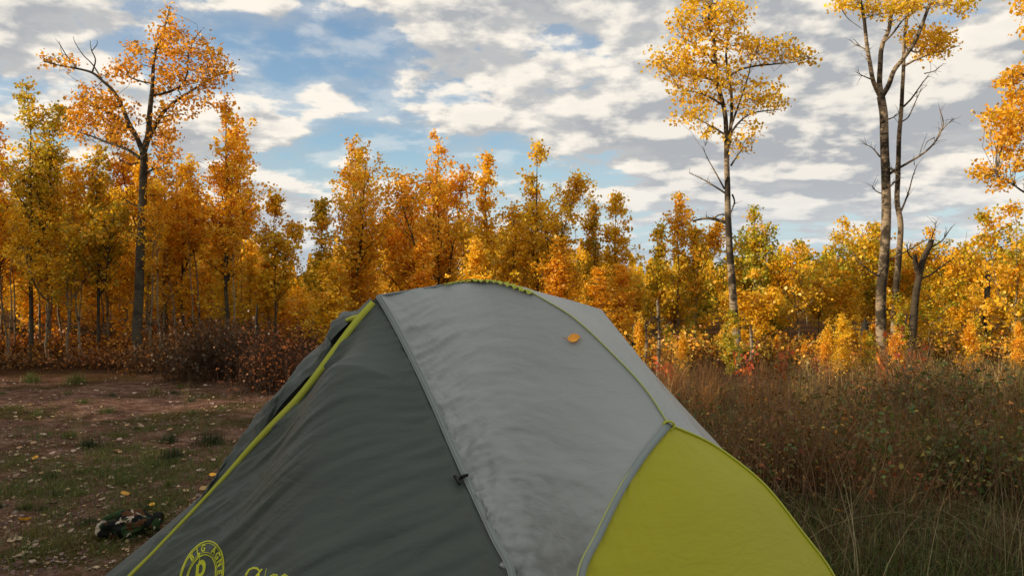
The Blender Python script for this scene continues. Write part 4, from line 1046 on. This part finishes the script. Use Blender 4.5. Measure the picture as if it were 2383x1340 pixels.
for i in range(64):
    x = random.uniform(1500, 2440); Yd = random.uniform(4.4, 9.5); p = at(x, 640, Yd)
    if x < tent_right(640 + CAM_H * FPX / Yd): continue
    mb = MB(); blades(mb, np.array([[0, 0, 0.0]]), 130, random.uniform(0.4, 0.68), 0.06, random.choice(([(0.42, 0.27, 0.10), (0.30, 0.18, 0.06)], [(0.14, 0.15, 0.035), (0.22, 0.19, 0.05)], [(0.30, 0.12, 0.03), (0.38, 0.18, 0.05)], [(0.22, 0.09, 0.03), (0.34, 0.15, 0.04)])), rng, 0.0032, 0.55, 5)
    p.z = gz(p.x, p.y); o = mb.build('tall_grass_clump', M['grass']); o.location = p; tag(o, 'tall thin grass clump rising out of the undergrowth right of the tent', 'grass clump', 'tall grass clumps in the undergrowth')
for i in range(14):
    x = 900 + i * 115; Yd = random.uniform(10.5, 12.5) if x > 1450 else random.uniform(11.2, 12.6)
    brush(x - 100, x + 110, Yd, 100, random.uniform(0.5, 0.8) if x < 1450 else random.uniform(0.3, 0.5), 60 + i, 'rusty leaved brush growing at the foot of the young aspens', 'bush', 'twiggy_bush', 0.0035, [(0.40, 0.19, 0.018), (0.22, 0.085, 0.012), (0.50, 0.27, 0.02), (0.20, 0.16, 0.025)], 1800, 0.045, 'rusty brush at the foot of the saplings')

# ------------------------------------------------------------------ tall standing trees, limb by limb
def hero(name, Yd, limbs, clumps, bark, label, pal, seed, twigs=(), leaf=0.044, sig=10.5, per=20, depth=0.45, base=None, group=None):
    """limbs: (list of (x, y) photo points, start radius px, end radius px, depth drift m); clumps: (x, y, rx, ry, number of clusters)"""
    rg = np.random.default_rng(seed); mt = MB(); ml = MB(); kpx = Yd / FPX
    c = at(base[0], base[1], Yd); c.z = gz(c.x, c.y); nodes = []
    for li, (pts, r0, r1, dr) in enumerate(limbs):
        P = [at(x, y, Yd + dr * (i / max(1, len(pts) - 1))) for i, (x, y) in enumerate(pts)]
        if li == 0: P[0].z = c.z - 0.05
        n = max(8, len(pts) * 5); S_ = [Vector(p) for p in catmull(P, n)]
        amp = 0.012 if li else 0.006
        S_ = [p + Vector((noise.noise(p * 3), noise.noise(p * 3 + Vector((9, 0, 0))), 0)) * amp for p in S_]
        rad = [(r0 + (r1 - r0) * (i / (n - 1)) ** 0.9) * kpx for i in range(n)]
        if li == 0: rad[0] *= 1.35; rad[1] *= 1.12
        mt.tube([p - c for p in S_], rad, 10 if r0 > 6 else 6, cap=False)
        nodes += [(p, rad[i]) for i, p in enumerate(S_) if i > n * 0.12 or li]
        if r0 < 8:
            for q in range(int(4 + len(pts) * 1.2)):
                i = rg.integers(n // 3, n); L = rg.uniform(8, 26) * kpx * 1.3
                t = (S_[min(i + 1, n - 1)] - S_[i - 1]).normalized(); d = (t * 0.7 + Vector((rg.normal(), rg.normal(), rg.normal() + .4)) * 0.6).normalized()
                e = S_[i] + d * L; mt.tube([S_[i] - c, S_[i] + d * L * .5 + Vector((0, 0, .01)) - c, e - c], [rad[i] * .45 + 0.001, 0.0022, 0.0012], 4); nodes.append((e, 0.003))
    for pts, r0 in twigs:
        P = [at(x, y, Yd + 0.1 * rg.normal()) for (x, y) in pts]; S_ = [Vector(p) for p in catmull(P, len(pts) * 4)]
        mt.tube([p - c for p in S_], [r0 * kpx * (1 - 0.75 * i / (len(S_) - 1)) for i in range(len(S_))], 5)
    npos = np.array([tuple(a) for a, b in nodes]); cen = []; ccs = []; pal = np.array(pal, np.float32)
    for (x, y, rx, ry, n) in clumps:
        for q in range(n):
            a = rg.uniform(0, 6.28); r_ = math.sqrt(rg.random())
            pxx, pyy = x + rx * r_ * math.cos(a), y + ry * r_ * math.sin(a)
            dz = rg.normal() * depth * 0.5
            p = at(pxx, pyy, Yd + dz); j = int(np.argmin(((npos - np.array(p)) ** 2).sum(1) + 0.4 * np.maximum(0, npos[:, 2] - p.z))); s0 = nodes[j][0]
            mid_ = (s0 + p) / 2 + Vector((rg.normal(), rg.normal(), rg.normal() - .3)) * 0.03
            mt.tube([s0 - c, mid_ - c, p - c], [min(nodes[j][1] * .5, 0.006) + .001, 0.0026, 0.0014], 4)
            m_ = max(4, int(per * rg.uniform(0.6, 1.4)))
            cen.append(np.array(p - c) + rg.normal(size=(m_, 3)) * sig * kpx * np.array([1.1, 1.2, 0.75])); ccs.append(pal[rg.integers(0, len(pal), m_)] * rg.uniform(0.8, 1.15))
    o = empty(name, c, label, 'tree', group); mt.build('trunk', M[bark], o, smooth=True)
    if cen:
        leaf_quads(ml, np.concatenate(cen), leaf, np.concatenate(ccs), rg); ml.build('crown', M['leaf'], o)
    return o
# big forked tree on the left
hero('aspen_tree', 11.0, [
    ([(320, 850), (319, 760), (323, 680), (326, 600), (331, 500), (333, 430), (335, 375), (333, 350)], 12, 8.5, 0.0),
    ([(334, 352), (345, 315), (348, 270), (353, 215), (356, 165), (362, 120), (378, 80), (390, 45), (396, 15)], 8, 1.2, 0.1),
    ([(331, 352), (318, 320), (300, 285), (282, 245), (262, 210), (240, 190), (215, 170), (180, 160), (135, 152), (100, 143)], 6.5, 1, -0.3),
    ([(345, 325), (362, 290), (382, 258), (410, 235), (440, 215), (475, 192), (510, 175), (538, 165)], 6, 1, 0.4),
    ([(324, 368), (300, 350), (270, 338), (245, 330), (215, 318), (185, 308), (160, 300)], 4.5, 1, 0.2),
    ([(312, 312), (290, 290), (262, 268), (235, 255), (205, 245)], 3, .8, -0.3),
    ([(357, 222), (390, 215), (420, 200), (436, 170), (438, 130), (450, 95), (470, 70)], 3.2, .8, -0.2),
    ([(356, 195), (330, 190), (305, 182), (285, 172)], 2.4, .8, 0.3),
    ([(340, 405), (360, 392), (385, 395)], 3, .8, 0.2), ([(322, 378), (300, 383), (278, 372)], 2, .6, -0.2),
    ([(328, 480), (308, 475), (290, 462)], 2.2, .7, 0.2), ([(330, 560), (310, 548), (292, 545)], 2.2, .7, -0.2), ([(338, 562), (355, 560), (368, 550)], 2.2, .7, 0.2), ([(326, 700), (305, 705), (285, 698)], 2, .6, 0.2)],
    [(395, 45, 14, 32, 9), (385, 90, 30, 25, 17), (425, 105, 45, 35, 26), (470, 130, 45, 40, 22), (505, 165, 38, 35, 22), (450, 180, 45, 35, 18), (310, 115, 16, 18, 8), (305, 150, 25, 25, 9),
     (385, 150, 35, 35, 18), (400, 200, 45, 25, 14), (455, 235, 40, 18, 10), (410, 250, 40, 28, 13), (300, 165, 40, 20, 8), (210, 245, 50, 28, 34), (190, 275, 32, 25, 16), (255, 240, 38, 30, 16),
     (240, 290, 60, 22, 24), (300, 270, 35, 35, 10), (180, 310, 30, 15, 8), (375, 300, 32, 50, 20), (385, 370, 28, 35, 16), (262, 180, 14, 10, 4), (145, 145, 22, 12, 7), (110, 138, 12, 10, 4), (290, 325, 30, 14, 7), (200, 200, 12, 12, 3), (395, 430, 35, 30, 14)],
    'bark_grey', 'big forked aspen with a dark trunk and an open orange crown on the left', [(0.82, 0.40, 0.016), (0.70, 0.35, 0.018), (0.86, 0.47, 0.02), (0.50, 0.28, 0.02)], 41,
    [([(215, 168), (222, 140), (213, 118), (210, 95)], 2), ([(240, 190), (215, 150), (195, 130), (175, 100), (170, 85)], 2), ([(213, 120), (225, 105), (226, 92)], 1.2), ([(180, 160), (155, 130), (140, 105), (128, 90)], 1.5), ([(155, 130), (145, 125), (138, 95)], 1), ([(330, 450), (318, 440)], 2)], base=(320, 850), per=18)
# slender pale aspen on the right
hero('aspen_tree', 10.6, [
    ([(1722, 860), (1716, 800), (1708, 720), (1702, 640), (1697, 560), (1694, 480), (1692, 400), (1690, 330), (1687, 270), (1678, 225), (1668, 190), (1665, 140), (1660, 90), (1650, 55), (1655, 10), (1660, -40)], 11, 2.6, 0.0),
    ([(1694, 345), (1700, 290), (1703, 240), (1698, 190), (1690, 120), (1700, 60), (1715, 10)], 4.5, 1.2, 0.3),
    ([(1698, 300), (1715, 255), (1730, 215), (1742, 170), (1750, 130)], 3, 1, -0.2),
    ([(1670, 205), (1690, 185), (1715, 165), (1750, 155), (1800, 150), (1850, 145), (1885, 135)], 3.4, .9, -0.3),
    ([(1700, 310), (1720, 285), (1750, 265), (1785, 258), (1815, 255)], 3, .8, 0.3),
    ([(1688, 315), (1665, 300), (1640, 285), (1610, 270)], 2.6, .8, 0.2), ([(1682, 245), (1655, 230), (1620, 215), (1590, 212)], 2.6, .8, -0.3),
    ([(1672, 190), (1640, 182), (1600, 172), (1560, 165), (1530, 150)], 2.8, .8, 0.3), ([(1664, 150), (1640, 120), (1610, 100), (1580, 85)], 2.6, .8, 0.2),
    ([(1702, 385), (1715, 365), (1728, 345)], 2.6, .8, 0.2), ([(1688, 450), (1665, 435), (1640, 420), (1604, 403)], 2.4, .7, 0.1), ([(1686, 440), (1670, 410), (1650, 375), (1636, 345)], 2.2, .6, -0.2),
    ([(1697, 520), (1670, 512), (1645, 508), (1612, 514)], 5, 1.8, 0.1), ([(1660, 510), (1675, 500), (1696, 500)], 2.4, 1.2, 0.1), ([(1704, 452), (1710, 470), (1700, 500)], 2.2, 1, 0.0), ([(1706, 610), (1690, 612), (1672, 603)], 1.6, .6, .1)],
    [(1655, 20, 80, 35, 44), (1600, 55, 45, 40, 26), (1690, 45, 50, 45, 30), (1640, 100, 60, 35, 30), (1570, 135, 45, 30, 26), (1535, 140, 22, 25, 9), (1590, 170, 60, 30, 28), (1720, 110, 45, 40, 24), (1770, 115, 55, 28, 28), (1830, 115, 45, 22, 20),
     (1880, 135, 22, 12, 8), (1640, 160, 45, 40, 22), (1600, 215, 50, 22, 15), (1690, 170, 50, 35, 16), (1650, 225, 40, 30, 13), (1590, 275, 28, 18, 8), (1620, 250, 35, 20, 8), (1775, 215, 40, 28, 20), (1800, 245, 25, 18, 9), (1740, 240, 40, 30, 12),
     (1750, 310, 22, 18, 8), (1715, 320, 30, 20, 6), (1640, 300, 25, 18, 7), (1720, 350, 20, 12, 3), (1700, 215, 35, 30, 8)],
    'bark_pale', 'slender pale barked aspen with a full yellow crown, standing alone right of the tent', [(0.88, 0.55, 0.018), (0.82, 0.47, 0.016), (0.74, 0.50, 0.03), (0.90, 0.60, 0.03)], 43, base=(1722, 850), per=15)
# twin aspens
hero('aspen_tree', 11.0, [
    ([(2052, 800), (2050, 730), (2052, 660), (2058, 600), (2062, 520), (2062, 430), (2058, 340), (2056, 270), (2050, 225)], 12.5, 9, 0.0),
    ([(2050, 228), (2040, 205), (2030, 180), (2022, 140), (2015, 90), (2010, 40), (2002, 0), (1998, -30)], 5.5, 3, -0.2),
    ([(2051, 225), (2047, 180), (2050, 130), (2055, 100), (2068, 70), (2076, 30), (2082, -20)], 6.5, 3.5, 0.2),
    ([(2053, 225), (2068, 200), (2080, 165), (2100, 140), (2125, 105), (2145, 60), (2160, 15), (2172, -20)], 6, 3, -0.3),
    ([(2056, 100), (2080, 75), (2105, 45), (2140, 20)], 3, 1, 0.3), ([(2028, 185), (2010, 178), (1995, 170)], 2, .7, .2), ([(2014, 115), (2000, 108), (1985, 100)], 1.8, .6, .2),
    ([(2062, 410), (2085, 395), (2115, 378), (2150, 355), (2180, 325), (2195, 290), (2188, 255)], 3.4, 1, -0.4), ([(2180, 322), (2195, 300), (2220, 275)], 1.8, .6, -.3), ([(2060, 385), (2075, 395), (2085, 405)], 3, 1.5, -.2),
    ([(2048, 365), (2030, 345), (2010, 335)], 2.2, .7, .2), ([(2066, 440), (2080, 425), (2095, 410)], 2.6, 1, .2), ([(2055, 280), (2075, 275), (2095, 262)], 2.2, .8, .2), ([(2050, 450), (2040, 445), (2030, 432)], 1.8, .6, .2),
    ([(2068, 605), (2100, 590), (2135, 570), (2160, 555)], 2.4, .8, -.2), ([(2052, 645), (2025, 632), (2000, 610), (1985, 585)], 2.4, .7, -.2)],
    [(1985, 12, 45, 14, 14), (2035, 25, 30, 20, 8), (2085, 15, 45, 20, 18), (2140, 5, 60, 14, 16), (2215, 8, 50, 10, 14), (2240, 30, 8, 6, 2), (1960, 5, 30, 8, 6)],
    'bark_pale', 'thicker pale aspen of the twins at right, forking into three stems', [(0.88, 0.50, 0.018), (0.80, 0.43, 0.018), (0.84, 0.56, 0.02)], 47,
    [([(1960, 25), (1975, 45), (1998, 62), (2012, 72)], 1.2), ([(2175, 320), (2158, 330), (2150, 350)], 1.2), ([(2140, 360), (2148, 335), (2158, 310)], 1)], base=(2052, 800))
hero('aspen_tree', 11.5, [
    ([(2082, 790), (2082, 700), (2090, 620), (2096, 520), (2088, 470), (2090, 400), (2092, 320), (2098, 240), (2102, 170), (2104, 100), (2110, 50), (2112, -20)], 8.5, 3, 0.0),
    ([(2094, 500), (2106, 470), (2122, 420), (2134, 385)], 2.6, .8, .2), ([(2100, 250), (2120, 230), (2145, 195), (2160, 175)], 2.4, .8, -.2), ([(2102, 155), (2130, 140), (2170, 125), (2200, 118), (2225, 108)], 3, .8, -.3),
    ([(2096, 285), (2115, 270), (2140, 215), (2155, 200)], 1.8, .6, .3), ([(2104, 110), (2130, 122), (2165, 118)], 2, .7, .3), ([(2150, 172), (2175, 165), (2195, 148)], 1.4, .5, -.2)],
    [(2165, 85, 50, 20, 26), (2200, 100, 30, 22, 14), (2140, 115, 30, 18, 12), (2120, 80, 18, 20, 6), (2180, 120, 30, 12, 8), (2120, 20, 30, 30, 8)],
    'bark_pale', 'thinner pale aspen just right of the thick forked twin', [(0.90, 0.54, 0.018), (0.84, 0.46, 0.016)], 49, [([(2128, 385), (2126, 360)], 1), ([(2094, 505), (2085, 480), (2078, 470)], 1.6)], base=(2082, 790))
# broken leaning snag
hero('dead_tree', 10.8, [
    ([(2116, 770), (2128, 720), (2132, 680), (2138, 650), (2150, 600), (2162, 575), (2168, 558)], 11, 6, 0.0), ([(2139, 640), (2132, 615), (2130, 595)], 7, 4.5, -0.1),
    ([(2140, 650), (2165, 640), (2190, 620), (2212, 606)], 3, 1, .2), ([(2132, 610), (2115, 590), (2110, 570)], 2.4, .8, -.2), ([(2168, 575), (2192, 560), (2215, 528)], 2.2, .7, .2), ([(2160, 575), (2172, 540), (2178, 515)], 1.8, .5, -.1), ([(2100, 775), (2105, 755), (2112, 735)], 3, 2, 0)],
    [], 'bark_snag', 'broken dark snag leaning right beside the twin aspens', ORANGE, 53, base=(2112, 775))
# crown reaching in from the right edge
hero('aspen_tree', 9.5, [
    ([(2520, 900), (2500, 700), (2480, 500), (2460, 300), (2440, 100), (2430, -60)], 13, 4, 0.0), ([(2470, 470), (2430, 460), (2390, 450), (2350, 425), (2320, 410)], 4, 1, -.2), ([(2465, 350), (2420, 340), (2380, 300), (2340, 280)], 4, 1, .2),
    ([(2455, 250), (2420, 210), (2390, 180), (2365, 165)], 3.4, 1, -.2), ([(2445, 110), (2415, 70), (2390, 30)], 3, 1, 0)],
    [(2365, 170, 22, 18, 10), (2345, 195, 22, 12, 8), (2370, 225, 20, 20, 12), (2325, 275, 38, 22, 26), (2365, 290, 25, 30, 20), (2340, 320, 35, 25, 20), (2300, 400, 35, 18, 15), (2340, 350, 30, 18, 10), (2370, 375, 18, 25, 9), (2325, 428, 22, 10, 5), (2378, 20, 10, 20, 5), (2383, 75, 8, 8, 2),
     (2430, 250, 45, 90, 36), (2430, 400, 40, 50, 16), (2440, 100, 45, 60, 18), (2520, 250, 60, 130, 40)],
    'bark_pale', 'gold aspen crown reaching in from the right edge', [(0.86, 0.48, 0.016), (0.80, 0.40, 0.014), (0.88, 0.54, 0.02)], 59, base=(2520, 880))
# burnt stumps, white poles
def post(x, yt, yb, Yd, r_px, bark, name, label, cat, seed, group=None, br=0):
    rg = np.random.default_rng(seed); b = at(x, yb, Yd); t = at(x + rg.normal() * 3, yt, Yd); gzv = gz(b.x, b.y); b.z = gzv - 0.03; L = t.z - b.z; k_ = Yd / FPX; mb = MB()
    pts = [Vector((0, 0, 0)) + Vector(((t.x - b.x) * q + 0.012 * math.sin(q * 5 + seed), 0.012 * math.cos(q * 4), L * q)) for q in np.linspace(0, 1, 9)]
    mb.tube(pts, [r_px * k_ * (1.5 - 0.7 * q + 0.2 * rg.normal()) for q in np.linspace(0, 1, 9)], 9, cap=True)
    for q in range(br):
        p = pts[rg.integers(3, 9)]; d = Vector((rg.normal(), rg.normal(), abs(rg.normal()) * .6)).normalized(); mb.tube([p, p + d * 0.12, p + d * 0.2 + Vector((0, 0, .03))], [0.012, 0.008, 0.004], 5)
    mb.tube([pts[-1], pts[-1] + Vector((0.008, 0, 0.03 + r_px * k_))], [r_px * k_ * .55, 0.002], 6)
    o = mb.build(name, M[bark], smooth=True); o.location = b
    return tag(o, label, cat, group)
post(2012, 752, 800, 10.2, 9, 'bark_burnt', 'burnt_stump', 'short charred black stump left of the twin aspen bases', 'stump', 1, br=4)
post(2297, 618, 720, 11.6, 5.5, 'bark_burnt', 'burnt_stump', 'thin charred stump standing in the yellow saplings at far right', 'stump', 2, br=5)
post(1472, 755, 870, 9.6, 8, 'bark_burnt', 'burnt_stump', 'charred black stump just right of the tent slope', 'stump', 3, br=2)
post(1503, 757, 880, 9.4, 4, 'bark_pale', 'birch_pole', 'leaning white bark pole right of the charred stump by the tent', 'pole', 4)
post(1533, 700, 900, 9.8, 3, 'bark_pale', 'birch_pole', 'thin white stem with few yellow leaves near the tent slope', 'pole', 5, br=4)
post(1746, 762, 860, 10.0, 3, 'bark_pale', 'birch_pole', 'short white stub right of the slender pale aspen', 'pole', 6)
post(600, 712, 900, 9.6, 3, 'bark_burnt', 'burnt_stump', 'thin dark broken stub standing in the dark bush left of the tent', 'stump', 7)
sc['n'] = len(bpy.data.objects)
print('objects', len(bpy.data.objects), 'faces', sum(len(m.polygons) for m in bpy.data.meshes))
